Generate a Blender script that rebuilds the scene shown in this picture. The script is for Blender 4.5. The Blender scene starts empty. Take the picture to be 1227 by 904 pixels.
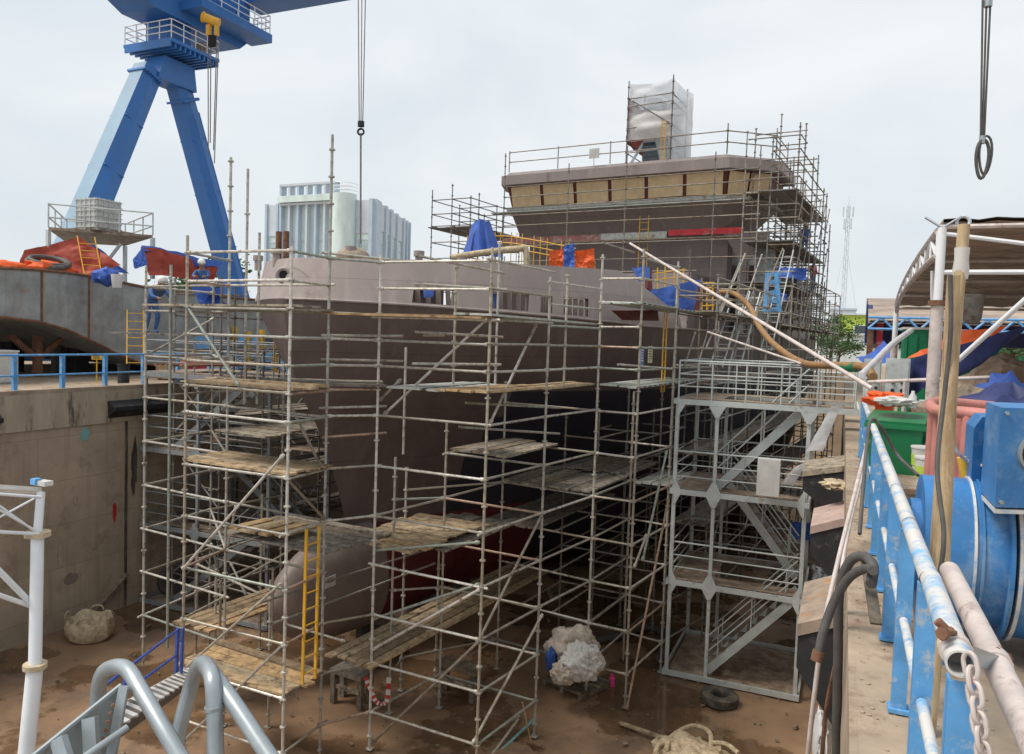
import bpy, math, random
from mathutils import Vector, Matrix, noise
R=random.Random(7)
rad=math.radians
scn=bpy.context.scene; COL=scn.collection
# ------------------------------------------------------------------ camera model
W,H,F=1227.,904.,920.
yaw,pitch,roll=rad(23.3),rad(3.0),rad(1.9)
CAM=Vector((0,0,1.9))
fw=Vector((-math.sin(yaw)*math.cos(pitch),math.cos(yaw)*math.cos(pitch),-math.sin(pitch)))
r0=Vector((math.cos(yaw),math.sin(yaw),0)); u0=r0.cross(fw)
RT=r0*math.cos(roll)+u0*math.sin(roll); UP=-r0*math.sin(roll)+u0*math.cos(roll)
def ray(x,y): return fw+RT*((x-W/2)/F)-UP*((y-H/2)/F)
def AT(x,y,D): return CAM+ray(x,y)*D                  # measured point of the place
def ONZ(x,y,z): d=ray(x,y); return CAM+d*((z-CAM.z)/d.z)
def ONX(x,y,X): d=ray(x,y); return CAM+d*((X-CAM.x)/d.x)
def ONY(x,y,Y): d=ray(x,y); return CAM+d*((Y-CAM.y)/d.y)
# ship frame: s aft, t towards the camera side
ph=rad(6); P0=Vector((-11.8,14.2,0)); SA=Vector((math.sin(ph),math.cos(ph),0)); SR=Vector((math.cos(ph),-math.sin(ph),0))
def SH(s,t,z): return P0+SA*s+SR*t+Vector((0,0,z))
def ST(p): q=p-P0; return q.dot(SA),q.dot(SR),p.z
FZ=-6.5
# ------------------------------------------------------------------ materials
def M(name,col,rough=.65,metal=0.,var=.12,scale=4.,rust=None,ramt=.3,rscale=3.,bump=0.,rand=None,spec=.4,stretch=None,alpha=None,trans=None):
    m=bpy.data.materials.new(name); m.use_nodes=True; nt=m.node_tree; N=nt.nodes; L=nt.links
    b=N['Principled BSDF']; b.inputs['Roughness'].default_value=rough; b.inputs['Metallic'].default_value=metal
    b.inputs['Specular IOR Level'].default_value=spec
    geo=N.new('ShaderNodeNewGeometry'); src=geo.outputs['Position']
    if stretch:
        mp=N.new('ShaderNodeMapping'); mp.inputs['Scale'].default_value=stretch; L.new(src,mp.inputs['Vector']); src=mp.outputs[0]
    n1=N.new('ShaderNodeTexNoise'); n1.inputs['Scale'].default_value=scale; n1.inputs['Detail'].default_value=6; n1.inputs['Roughness'].default_value=.65
    L.new(src,n1.inputs['Vector'])
    rp=N.new('ShaderNodeValToRGB'); e=rp.color_ramp.elements
    c=Vector(col); e[0].position=.3; e[1].position=.7
    e[0].color=(*[max(0,v*(1-var*1.6)) for v in c],1); e[1].color=(*[min(1,v*(1+var*1.2)) for v in c],1)
    L.new(n1.outputs[0],rp.inputs[0]); out=rp.outputs[0]
    if rand:
        oi=N.new('ShaderNodeObjectInfo'); rr=N.new('ShaderNodeValToRGB'); rr.color_ramp.interpolation='CONSTANT'
        el=rr.color_ramp.elements; el[0].position=0; el[0].color=(*rand[0],1); el[1].position=1/len(rand); el[1].color=(*rand[1],1)
        for i in range(2,len(rand)): k=el.new(i/len(rand)); k.color=(*rand[i],1)
        L.new(oi.outputs['Random'],rr.inputs[0])
        mx=N.new('ShaderNodeMix'); mx.data_type='RGBA'; mx.blend_type='MULTIPLY'; mx.inputs[0].default_value=1
        L.new(out,mx.inputs[6]); L.new(rr.outputs[0],mx.inputs[7]); out=mx.outputs[2]
    if rust:
        n2=N.new('ShaderNodeTexNoise'); n2.inputs['Scale'].default_value=rscale; n2.inputs['Detail'].default_value=9; n2.inputs['Roughness'].default_value=.75
        L.new(src,n2.inputs['Vector'])
        r2=N.new('ShaderNodeValToRGB'); r2.color_ramp.elements[0].position=max(0,.62-ramt*.4); r2.color_ramp.elements[1].position=max(.01,.70-ramt*.3)
        L.new(n2.outputs[0],r2.inputs[0])
        mx=N.new('ShaderNodeMix'); mx.data_type='RGBA'; L.new(r2.outputs[0],mx.inputs[0]); L.new(out,mx.inputs[6]); mx.inputs[7].default_value=(*rust,1); out=mx.outputs[2]
    L.new(out,b.inputs['Base Color'])
    if bump:
        bp=N.new('ShaderNodeBump'); bp.inputs['Strength'].default_value=min(1,bump*4); bp.inputs['Distance'].default_value=bump
        L.new(n1.outputs[0],bp.inputs['Height']); L.new(bp.outputs[0],b.inputs['Normal'])
    if alpha is not None: b.inputs['Alpha'].default_value=alpha
    if trans is not None:
        tr=N.new('ShaderNodeBsdfTranslucent'); L.new(out,tr.inputs[0]); ms=N.new('ShaderNodeMixShader'); ms.inputs[0].default_value=trans
        L.new(b.outputs[0],ms.inputs[1]); L.new(tr.outputs[0],ms.inputs[2]); L.new(ms.outputs[0],N['Material Output'].inputs[0])
    return m
BR=(.16,.07,.035)
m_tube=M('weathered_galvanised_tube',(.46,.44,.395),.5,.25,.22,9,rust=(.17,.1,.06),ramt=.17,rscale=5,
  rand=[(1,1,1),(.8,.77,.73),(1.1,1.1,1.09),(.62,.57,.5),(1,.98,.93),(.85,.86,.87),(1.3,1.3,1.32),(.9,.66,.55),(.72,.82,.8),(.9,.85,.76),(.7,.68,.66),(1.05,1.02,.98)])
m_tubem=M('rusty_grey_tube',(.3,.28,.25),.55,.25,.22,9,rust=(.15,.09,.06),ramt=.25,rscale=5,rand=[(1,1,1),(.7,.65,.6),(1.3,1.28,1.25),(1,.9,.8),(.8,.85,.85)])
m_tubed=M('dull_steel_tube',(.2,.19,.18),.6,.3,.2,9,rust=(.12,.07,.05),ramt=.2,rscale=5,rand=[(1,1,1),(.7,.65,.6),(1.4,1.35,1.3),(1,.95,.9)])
m_wood=M('scaffold_plank_wood',(.4,.31,.2),.85,0,.3,7,rust=(.13,.09,.06),ramt=.25,rscale=4,bump=.01,rand=[(1,1,1),(.8,.76,.7),(1.15,1.08,.98),(.62,.58,.55),(1.1,.95,.75),(.9,.9,.88)])
m_woodg=M('grey_weathered_plank',(.27,.24,.2),.9,0,.3,7,rust=(.1,.08,.06),ramt=.3,rscale=5,bump=.01,rand=[(1,1,1),(.7,.68,.66),(1.3,1.25,1.15),(.9,.8,.7)])
m_splank=M('steel_plank',(.44,.45,.42),.55,.2,.2,6,rust=BR,ramt=.15,rand=[(1,1,1),(.8,.85,.82),(1.1,1.1,1.1)])
m_dark=M('dark_void',(.015,.015,.017),.8)
m_hull=M('primer_brown_hull_paint',(.33,.275,.258),.5,0,.07,1.2,rust=(.25,.19,.17),ramt=.06,rscale=.9,spec=.35)
m_hulld=M('shade_darkened_hull_primer',(.135,.102,.096),.55,0,.1,1.1,spec=.3)  # darker copy of the hull primer: flare and scaffold shade in the colour
m_bulb=M('grey_brown_bulb_primer',(.25,.2,.18),.5,0,.12,1.4,rust=(.34,.28,.24),ramt=.12,rscale=1.2)
m_red=M('red_antifouling_paint',(.13,.025,.028),.6,0,.15,1.3,rust=(.1,.02,.025),ramt=.2)
m_navyn=M('blue_notice_print',(.16,.24,.5),.6)
m_pyel=M('pale_yellow_notice_print',(.62,.6,.38),.6)
m_fasc=M('faded_red_board',(.34,.13,.11),.6,0,.2,2,rust=(.4,.33,.3),ramt=.3)
m_sup=M('superstructure_primer',(.265,.22,.205),.5,0,.08,1,spec=.3)
m_redd=M('old_dark_red_hull_paint',(.085,.04,.045),.7,0,.3,1)
m_navyh=M('shade_darkened_navy_hull_paint',(.033,.03,.042),.6,0,.15,1)  # near-black navy, with the deep shade of the lower hull in its colour
m_conc=M('dock_wall_concrete',(.43,.35,.26),.92,0,.14,.7,rust=(.33,.26,.19),ramt=.2,rscale=1.3,bump=.02)
m_concd=M('damp_stained_concrete',(.16,.14,.12),.9,0,.25,1.5,rust=(.05,.045,.04),ramt=.5,rscale=2,bump=.02,stretch=(1,1,.25))
m_quay=M('dusty_quay_concrete',(.36,.285,.21),.92,0,.2,1.5,rust=(.24,.17,.12),ramt=.3,rscale=2.2,bump=.03)
m_cap=M('streaked_capping_concrete',(.43,.36,.27),.9,0,.2,1.5,rust=(.12,.1,.08),ramt=.22,rscale=2.4,bump=.02,stretch=(1,1,.2))
m_mud=M('wet_brown_mud',(.29,.182,.108),.42,0,.2,.55,rust=(.18,.12,.08),ramt=.35,rscale=.35,bump=.03,spec=.45)
m_blue=M('railing_blue_paint',(.11,.34,.66),.45,0,.14,5,rust=(.4,.46,.5),ramt=.2,rscale=9)
m_bluer=M('worn_pale_blue_pipe_paint',(.2,.42,.66),.5,0,.15,6,rust=(.62,.6,.57),ramt=.6,rscale=5)
m_pipe=M('dusty_white_pipe',(.56,.49,.46),.6,.1,.15,6,rust=(.33,.25,.22),ramt=.15,rscale=7)
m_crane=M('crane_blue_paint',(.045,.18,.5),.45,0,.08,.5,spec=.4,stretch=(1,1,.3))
m_craneg=M('crane_sky_lit_face',(.27,.4,.52),.45,0,.08,.5)  # paler blue: sky reflection put into the colour of one leg face
m_white=M('white_rail_paint',(.74,.76,.78),.5,0,.05,3)
m_grey=M('light_grey_steel_paint',(.5,.54,.53),.5,0,.1,3,rust=(.3,.24,.18),ramt=.1,rscale=4)
m_greyd=M('mud_stained_steel_deck',(.34,.27,.2),.8,0,.25,4,rust=(.2,.13,.09),ramt=.4)
m_yel=M('yellow_paint',(.72,.4,.04),.5,0,.12,4,rust=(.4,.22,.05),ramt=.1)
m_brs=M('bare_steel_plate',(.33,.345,.34),.55,.2,.2,1.5,rust=(.3,.2,.13),ramt=.08,rscale=1.2)
m_rust=M('rusty_steel',(.2,.1,.06),.85,.1,.3,6)
m_tarpr=M('red_brown_tarp',(.36,.06,.035),.7,0,.18,2)
m_tarpo=M('orange_tarp',(.85,.14,.03),.6,0,.12,4,trans=.2)
m_tarpb=M('blue_tarp',(.06,.14,.5),.55,0,.18,3,trans=.2)
m_tarpn=M('navy_tarp',(.025,.035,.12),.6,0,.2,3)
m_rub=M('black_rubber',(.025,.026,.028),.75,0,.2,5,rust=(.09,.085,.08),ramt=.15)
m_glass=M('pale_green_glass_wall',(.62,.73,.71),.3,0,.12,.35,spec=.5,stretch=(1,1,.4))
m_gpane=M('tinted_window_pane',(.42,.54,.55),.15,0,.2,.3)
m_gpane2=M('darker_window_pane',(.28,.38,.42),.15,0,.2,.3)
m_bwh=M('pale_building_cladding',(.55,.6,.66),.6,0,.05,.3)
m_bgrey=M('blue_grey_building_fins',(.44,.53,.63),.5,0,.05,.3)
m_osb=M('plywood_window_cover',(.62,.47,.29),.8,0,.12,3,rust=(.55,.38,.2),ramt=.3,rscale=12)
m_brownf=M('dark_red_primer_frame',(.13,.035,.03),.6)
m_redp=M('red_painted_board',(.5,.03,.04),.55,0,.2,2,rust=(.5,.35,.3),ramt=.15)
m_sack=M('beige_sack_fabric',(.52,.42,.28),.85,0,.25,9,rust=(.3,.23,.15),ramt=.2,bump=.01)
m_sheet=M('white_plastic_sheet',(.74,.73,.71),.5,0,.08,4,trans=.3)
m_sheetc=M('translucent_mast_sheeting',(.72,.74,.76),.4,0,.08,2,alpha=.62,trans=.4)
m_green=M('green_plastic',(.01,.16,.06),.4,0,.08,4)
m_greenp=M('green_paint',(.01,.2,.09),.5,0,.15,3,rust=(.02,.1,.06),ramt=.2)
m_pinkp=M('faded_pink_pipe_paint',(.5,.2,.17),.6,0,.15,6,rust=(.3,.14,.11),ramt=.2)
m_fan=M('faded_blue_machine_paint',(.04,.18,.43),.42,0,.16,2.5,rust=(.14,.27,.46),ramt=.25,rscale=2)
m_roof=M('brown_corrugated_underside',(.36,.29,.24),.85,0,.3,3,stretch=(.3,1,1))
m_hose=M('brown_rubber_hose',(.3,.17,.07),.6,0,.15,6)
m_hoseg=M('dark_grey_hose',(.09,.085,.08),.6,0,.2,6)
m_timb=M('raw_timber',(.44,.33,.2),.85,0,.25,5,rust=(.28,.17,.09),ramt=.25,stretch=(4,4,.5))
m_leaf=M('leaf_green',(.055,.11,.03),.7,0,.4,1.2,trans=.15)
m_bark=M('bark',(.1,.075,.05),.9)
m_skin=M('skin',(.3,.16,.1),.6); m_over=M('blue_overall',(.06,.13,.3),.8,0,.2,8); m_helm=M('white_helmet',(.8,.79,.75),.4)
m_silv=M('silver_pipe_paint',(.36,.4,.42),.38,.5,.12,5,rust=(.25,.2,.17),ramt=.06)
m_pink=M('pink_plastic',(.8,.08,.3),.4); m_teal=M('teal_board',(.2,.42,.42),.6,0,.15,3)
m_lime=M('lime_green_wall',(.42,.55,.08),.7); m_wall=M('pale_plaster_wall',(.6,.65,.64),.8,0,.08,1)
m_win=M('dark_window_glass',(.05,.07,.09),.15,spec=.6)
m_foam=M('white_canvas',(.8,.81,.84),.7,0,.05,3,trans=.45)

def seams(m,col,sx=2.4,sz=1.5,streak=None,sa=.5):
    nt=m.node_tree; N=nt.nodes; L=nt.links; b=N['Principled BSDF']; src=b.inputs['Base Color'].links[0].from_socket
    g=N.new('ShaderNodeNewGeometry'); sp=N.new('ShaderNodeSeparateXYZ'); L.new(g.outputs['Position'],sp.inputs[0]); cb=N.new('ShaderNodeCombineXYZ'); L.new(sp.outputs['Y'],cb.inputs[0]); L.new(sp.outputs['Z'],cb.inputs[1])
    br=N.new('ShaderNodeTexBrick'); br.inputs['Scale'].default_value=1; br.inputs['Brick Width'].default_value=sx; br.inputs['Row Height'].default_value=sz; br.inputs['Mortar Size'].default_value=.012; br.inputs['Mortar Smooth'].default_value=.6
    br.inputs['Color1'].default_value=(1,1,1,1); br.inputs['Color2'].default_value=(.9,.9,.9,1); br.inputs['Mortar'].default_value=(.62,.6,.58,1); L.new(cb.outputs[0],br.inputs['Vector'])
    mx=N.new('ShaderNodeMix'); mx.data_type='RGBA'; mx.blend_type='MULTIPLY'; mx.inputs[0].default_value=.75; L.new(src,mx.inputs[6]); L.new(br.outputs[0],mx.inputs[7]); out=mx.outputs[2]
    if streak:
        mp=N.new('ShaderNodeMapping'); mp.inputs['Scale'].default_value=(2.2,2.2,.16); L.new(g.outputs['Position'],mp.inputs[0]); n=N.new('ShaderNodeTexNoise'); n.inputs['Scale'].default_value=1.6; n.inputs['Detail'].default_value=7; L.new(mp.outputs[0],n.inputs['Vector'])
        r=N.new('ShaderNodeValToRGB'); r.color_ramp.elements[0].position=.54; r.color_ramp.elements[0].color=(0,0,0,1); r.color_ramp.elements[1].position=.74; r.color_ramp.elements[1].color=(sa,sa,sa,1); L.new(n.outputs[0],r.inputs[0])
        m2=N.new('ShaderNodeMix'); m2.data_type='RGBA'; L.new(r.outputs[0],m2.inputs[0]); L.new(out,m2.inputs[6]); m2.inputs[7].default_value=(*streak,1); out=m2.outputs[2]
    L.new(out,b.inputs['Base Color'])
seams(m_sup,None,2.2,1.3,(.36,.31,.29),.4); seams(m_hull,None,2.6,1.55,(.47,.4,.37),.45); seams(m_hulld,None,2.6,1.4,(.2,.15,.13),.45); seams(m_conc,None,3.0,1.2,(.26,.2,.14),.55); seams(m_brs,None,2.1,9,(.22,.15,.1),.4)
seams(m_crane,None,30,2.6,(.1,.16,.3),.4)
# wet patches on the mud: the film of water makes it smoother and darker
nt=m_mud.node_tree; N=nt.nodes; L=nt.links; b=N['Principled BSDF']; g=N.new('ShaderNodeNewGeometry'); n=N.new('ShaderNodeTexNoise'); n.inputs['Scale'].default_value=.33; n.inputs['Detail'].default_value=9; n.inputs['Roughness'].default_value=.6; L.new(g.outputs['Position'],n.inputs['Vector'])
r=N.new('ShaderNodeValToRGB'); r.color_ramp.elements[0].position=.5; r.color_ramp.elements[0].color=(.6,.6,.6,1); r.color_ramp.elements[1].position=.525; r.color_ramp.elements[1].color=(.07,.07,.07,1); L.new(n.outputs[0],r.inputs[0]); L.new(r.outputs[0],b.inputs['Roughness'])
src=b.inputs['Base Color'].links[0].from_socket; r2=N.new('ShaderNodeValToRGB'); r2.color_ramp.elements[0].position=.495; r2.color_ramp.elements[0].color=(1,1,1,1); r2.color_ramp.elements[1].position=.53; r2.color_ramp.elements[1].color=(.6,.57,.52,1); L.new(n.outputs[0],r2.inputs[0])
mx=N.new('ShaderNodeMix'); mx.data_type='RGBA'; mx.blend_type='MULTIPLY'; mx.inputs[0].default_value=1; L.new(src,mx.inputs[6]); L.new(r2.outputs[0],mx.inputs[7]); L.new(mx.outputs[2],b.inputs['Base Color'])
# ------------------------------------------------------------------ mesh builder
ORG={}
class MB:
    def __init__(s): s.v=[];s.f=[];s.m=[];s.mi=0
    def face(s,*ids): s.f.append(ids); s.m.append(s.mi)
    def quad(s,*ps):
        b=len(s.v); s.v+= [Vector(p) for p in ps]; s.face(*range(b,b+len(ps)))
    def box(s,c,d,rz=0,mat=None):
        c=Vector(c); b=len(s.v); q=mat or Matrix.Rotation(rz,3,'Z'); x,y,z=[k/2 for k in d]
        for k in ((-x,-y,-z),(x,-y,-z),(x,y,-z),(-x,y,-z),(-x,-y,z),(x,-y,z),(x,y,z),(-x,y,z)): s.v.append(c+q@Vector(k))
        for k in ((0,3,2,1),(4,5,6,7),(0,1,5,4),(1,2,6,5),(2,3,7,6),(3,0,4,7)): s.face(*[b+i for i in k])
        return s
    def bar(s,p,q,w,h,up=(0,0,1)):                    # rectangular bar from p to q: w sideways, h upwards
        p,q=Vector(p),Vector(q); d=(q-p); l=d.length
        if l<1e-5: return s
        d/=l; u=Vector(up)
        if abs(d.dot(u))>.98: u=Vector((0,1,0))
        x=d.cross(u).normalized(); z=x.cross(d)
        return s.box((p+q)/2,(w,l,h),mat=Matrix((x,d,z)).transposed())
    def tube(s,p,q,r,n=8,r2=None,caps=True):
        p,q=Vector(p),Vector(q); d=(q-p)
        if d.length<1e-5: return s
        d.normalize(); u=Vector((0,0,1)) if abs(d.z)<.9 else Vector((1,0,0))
        x=d.cross(u).normalized(); y=d.cross(x); b=len(s.v); r2=r if r2 is None else r2
        for i in range(n):
            a=2*math.pi*i/n; o=x*math.cos(a)+y*math.sin(a); s.v+= [p+o*r,q+o*r2]
        for i in range(n):
            j=(i+1)%n; s.face(b+2*i,b+2*j,b+2*j+1,b+2*i+1)
        if caps:
            s.face(*[b+2*i for i in range(n)]); s.face(*[b+2*i+1 for i in reversed(range(n))])
        return s
    def path(s,pts,r,n=8,close=False):
        P=[Vector(p) for p in pts]; b=len(s.v); k=len(P); y=None
        for i in range(k):
            if close: d=P[(i+1)%k]-P[i-1]
            else: d=P[min(i+1,k-1)]-P[max(i-1,0)]
            d.normalize()
            if y is None:
                u=Vector((0,0,1)) if abs(d.z)<.9 else Vector((1,0,0)); x=d.cross(u).normalized()
            else: x=(x-d*x.dot(d)).normalized()
            y=d.cross(x); rr=r[i] if isinstance(r,(list,tuple)) else r
            for j in range(n):
                a=2*math.pi*j/n; s.v.append(P[i]+(x*math.cos(a)+y*math.sin(a))*rr)
        for i in range(k if close else k-1):
            i2=(i+1)%k
            for j in range(n):
                j2=(j+1)%n; s.face(b+i*n+j,b+i*n+j2,b+i2*n+j2,b+i2*n+j)
        if not close:
            s.face(*[b+j for j in reversed(range(n))]); s.face(*[b+(k-1)*n+j for j in range(n)])
        return s
    def grid(s,rows):                                  # rows of points -> sheet
        b=len(s.v); n=len(rows[0])
        for r in rows: s.v+= [Vector(p) for p in r]
        for i in range(len(rows)-1):
            for j in range(n-1): s.face(b+i*n+j,b+i*n+j+1,b+(i+1)*n+j+1,b+(i+1)*n+j)
        return s
    def prism(s,poly,d):                               # poly (3D, planar) extruded by d
        d=Vector(d); b=len(s.v); n=len(poly); s.v+= [Vector(p) for p in poly]+[Vector(p)+d for p in poly]
        s.face(*range(b,b+n)); s.face(*[b+n+i for i in reversed(range(n))])
        for i in range(n): j=(i+1)%n; s.face(b+i,b+n+i,b+n+j,b+j)
        return s
    def ring(s,c,ax,R_,r_,n=28,m=10):
        c=Vector(c); ax=Vector(ax).normalized(); u=Vector((0,0,1)) if abs(ax.z)<.9 else Vector((1,0,0)); x=ax.cross(u).normalized(); y=ax.cross(x)
        return s.path([c+(x*math.cos(2*math.pi*i/n)+y*math.sin(2*math.pi*i/n))*R_ for i in range(n)],r_,m,True)
    def blob(s,c,r,seed=0,n=14,amp=.2,fq=2.):
        c=Vector(c); r=Vector(r); rows=[]
        for i in range(n+1):
            a=math.pi*i/n; row=[]
            for j in range(2*n+1):
                bq=math.pi*(j%(2*n))/n; d=Vector((math.sin(a)*math.cos(bq),math.sin(a)*math.sin(bq),math.cos(a)))
                k=1+amp*noise.noise(d*fq+Vector((seed,seed*.7,3)))+amp*.5*noise.noise(d*fq*3+Vector((seed,1,3)))
                row.append(c+Vector((d.x*r.x,d.y*r.y,d.z*r.z))*k)
            rows.append(row)
        return s.grid(rows)
    def build(s,name,mat,parent=None,smooth=True,ang=38,**kw):
        me=bpy.data.meshes.new(name)
        if parent is None:
            xs=[v.x for v in s.v]; ys=[v.y for v in s.v]; o=Vector(((min(xs)+max(xs))/2,(min(ys)+max(ys))/2,min(v.z for v in s.v)))
            org=o
        else: org=ORG[parent.name]
        me.from_pydata([v-org for v in s.v],[],s.f)
        for k in (mat if isinstance(mat,(list,tuple)) else [mat]): me.materials.append(k)
        me.polygons.foreach_set('material_index',s.m)
        if smooth:
            me.polygons.foreach_set('use_smooth',[True]*len(s.f)); me.set_sharp_from_angle(angle=rad(ang))
        me.update(); ob=bpy.data.objects.new(name,me); COL.objects.link(ob)
        if parent is None: ob.location=org
        else: ob.parent=parent
        ORG[ob.name]=org
        for k,v in kw.items(): ob[k]=v
        return ob
def thing(name,label,cat,loc,group=None):
    o=bpy.data.objects.new(name,None); COL.objects.link(o); o.location=Vector(loc); o.empty_display_size=.3
    ORG[o.name]=Vector(loc); o['label']=label; o['category']=cat
    if group: o['group']=group
    return o
def solo(mb,name,mat,label,cat,group=None,**k):
    o=mb.build(name,mat,None,**k); o['label']=label; o['category']=cat
    if group: o['group']=group
    return o
def struct(mb,name,mat,**k): o=mb.build(name,mat,**k); o['kind']='structure'; return o
def bez(pts,n=8):                                      # Catmull-Rom through points
    P=[Vector(p) for p in pts]; P=[P[0]*2-P[1]]+P+[P[-1]*2-P[-2]]; out=[]
    for i in range(1,len(P)-2):
        for k in range(n):
            t=k/n; a,b,c,d=P[i-1:i+3]
            out.append(.5*((2*b)+(c-a)*t+(2*a-5*b+4*c-d)*t*t+(3*b-a-3*c+d)*t**3))
    return out+[P[-2]]
def cloth(c4,nu=34,nv=24,amp=.08,sag=.1,seed=0,fq=1.5):
    a,b,c,d=[Vector(p) for p in c4]; n=(b-a).cross(d-a).normalized(); mb=MB(); rows=[]
    for i in range(nv+1):
        v=i/nv; row=[]
        for j in range(nu+1):
            u=j/nu; p=(a*(1-u)+b*u)*(1-v)+(d*(1-u)+c*u)*v
            e=math.sin(math.pi*u)*math.sin(math.pi*v)
            q_=p*fq*1.4+Vector((seed*2.3,0,0)); p=p+n*(amp*noise.noise(p*fq+Vector((seed,0,0)))*2+amp*.9*(.5-abs(noise.noise(q_)))+amp*.45*(.5-abs(noise.noise(q_*2.7)))*1.5)-Vector((0,0,sag*e)); row.append(p)
        rows.append(row)
    return mb.grid(rows)
TR=.0275
# ------------------------------------------------------------------ scaffold
def clip_key(p): return (Vector(p)-CAM).length
class Scaf:
    def __init__(s,label,loc,group='tube scaffolds around the ship',mat=None,cat='scaffold'):
        s.root=thing('scaffold',label,cat,loc,group); s.e={}; s.mat=mat or m_tube; s.pts=set()
    def add(s,kind,mid,fn): s.e.setdefault(kind,[]).append((clip_key(mid),fn))
    def post(s,x,y,z0,z1,r=TR,disc=.5,lean=0):
        def fn(mb):
            p,q=Vector((x,y,z0)),Vector((x+lean*(z1-z0),y,z1)); mb.tube(p,q,r,8)
            if disc:
                k=math.ceil((z0-.27)/disc); z=.27+k*disc
                while z<z1:
                    c=p.lerp(q,(z-z0)/(z1-z0)); mb.tube(c-Vector((0,0,.014)),c+Vector((0,0,.014)),.06,8); z+=disc
            if z0<=FZ+.05: mb.box((x,y,z0+.006),(.14,.14,.012))
        s.add('post',(x,y,(z0+z1)/2),fn)
    def led(s,p,q,r=TR*.92,ov=.0,kind='ledger'):
        p,q=Vector(p),Vector(q); d=(q-p).normalized()
        def fn(mb):
            mb.tube(p-d*ov,q+d*ov,r,7)
            if ov<.02:
                for c,k in ((p,1),(q,-1)): mb.tube(c+d*k*.03,c+d*k*.09,r*1.5,7)
        s.add(kind,(p+q)/2,fn)
    def done(s):
        for kind,l in s.e.items():
            l.sort(key=lambda a:a[0])
            for d,fn in l[:100]:
                mb=MB(); fn(mb); mb.build(kind,s.mat,s.root)
            if len(l)>100:
                mb=MB()
                for d,fn in l[100:]: fn(mb)
                mb.build(kind,s.mat,s.root)['kind']='stuff'
def deck(label,poly,z,n,mat,group='plank decks on the scaffold',th=.042,name='plank_deck',gap=.03,slots=False,ov=.2,jz=.028):
    # poly = 4 corners (x,y): planks run from edge 0-3 to edge 1-2 , n planks between 0->3 and 1->2
    a,b,c,d=[Vector((p[0],p[1],0)) for p in poly]; cen=(a+b+c+d)/4; root=thing(name,label,'deck',(cen.x,cen.y,z),group)
    for i in range(n):
        u0,u1=i/n,(i+1)/n; p0=a.lerp(d,u0); p1=a.lerp(d,u1); q0=b.lerp(c,u0); q1=b.lerp(c,u1)
        p=(p0+p1)/2; q=(q0+q1)/2; dd=(q-p).normalized(); w=max(.08,abs((p1-p0).cross(dd).z)-gap)
        e0=R.uniform(-.02,ov); e1=R.uniform(-.02,ov); zz=z+R.uniform(0,jz); mb=MB()
        p=p-dd*e0+Vector((0,0,zz)); q=q+dd*e1+Vector((0,0,zz+R.uniform(-jz,jz)))
        if slots:
            mb.bar(p,q,w,th); mb.mi=1; sd=Vector((dd.y,-dd.x,0)); L=(q-p).length; k=max(2,int(L/.35))
            for j in range(k):
                for sg in (1,-1):
                    cc=p.lerp(q,(j+.5)/k)+sd*sg*(w/2); mb.bar(cc-dd*.1,cc+dd*.1,.012,th*.5)
            mb.build('plank',[mat,m_dark],root,smooth=False)
        else:
            mb.bar(p,q,w,th); mb.build('plank',mat,root,smooth=False)
    return root
def sq(s0,s1,t0,t1,along='t'):
    P=[SH(s0,t0,0),SH(s0,t1,0),SH(s1,t1,0),SH(s1,t0,0)]
    if along=='s': P=[P[0],P[3],P[2],P[1]]
    return [(p.x,p.y) for p in P]
def ladder(label,p,q,w,mat,rung=.3,r=.018,side=None,name='ladder',group='ladders',rr=.011,k_=1.):
    p,q=Vector(p),Vector(q); d=(q-p).normalized(); side=Vector(side).normalized() if side else d.cross(Vector((0,1,0))).normalized()
    root=thing(name,label,'ladder',p,group)
    for k in (-1,1): MB().bar(p+side*k*w/2,q+side*k*w/2,.03*k_,.055*k_,up=side.cross(d)).build('side_rail',mat,root)
    n=int((q-p).length/rung)
    for i in range(n):
        c=p+d*(rung*(i+.6)); MB().tube(c-side*w/2,c+side*w/2,rr*1.2,6).build('rung',mat,root)
    return root
# ================================================================== WORLD, SUN, CAMERA
w=bpy.data.worlds.new('World'); scn.world=w; w.use_nodes=True; nt=w.node_tree; N=nt.nodes; L=nt.links
SUN_EL,SUN_AZ=rad(58),rad(235)     # azimuth clockwise from +Y
sky=N.new('ShaderNodeTexSky'); sky.sky_type='NISHITA'; sky.sun_disc=False; sky.sun_elevation=SUN_EL; sky.sun_rotation=SUN_AZ
sky.air_density=1.5; sky.dust_density=4
tc=N.new('ShaderNodeTexCoord'); mp=N.new('ShaderNodeMapping'); mp.inputs['Scale'].default_value=(1,1,2.2); L.new(tc.outputs['Generated'],mp.inputs[0])
n1=N.new('ShaderNodeTexNoise'); n1.inputs['Scale'].default_value=2.4; n1.inputs['Detail'].default_value=7; n1.inputs['Roughness'].default_value=.5; n1.inputs['Distortion'].default_value=.4
L.new(mp.outputs[0],n1.inputs['Vector'])
rp=N.new('ShaderNodeValToRGB'); e=rp.color_ramp.elements; e[0].position=.3; e[0].color=(.70,.77,.82,1); e[1].position=.68; e[1].color=(.90,.925,.945,1)
L.new(n1.outputs[0],rp.inputs[0])
sc=N.new('ShaderNodeVectorMath'); sc.operation='SCALE'; sc.inputs['Scale'].default_value=8.45; L.new(rp.outputs[0],sc.inputs[0])
mx=N.new('ShaderNodeMix'); mx.data_type='RGBA'; mx.inputs[0].default_value=.93; L.new(sky.outputs[0],mx.inputs[6]); L.new(sc.outputs[0],mx.inputs[7])
bg=N['Background']; bg.inputs[1].default_value=.1; L.new(mx.outputs[2],bg.inputs[0])
sl=bpy.data.lights.new('sun','SUN'); sl.energy=2.6; sl.angle=rad(20); sl.color=(1,.93,.84); so=bpy.data.objects.new('sun',sl); COL.objects.link(so)
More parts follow.
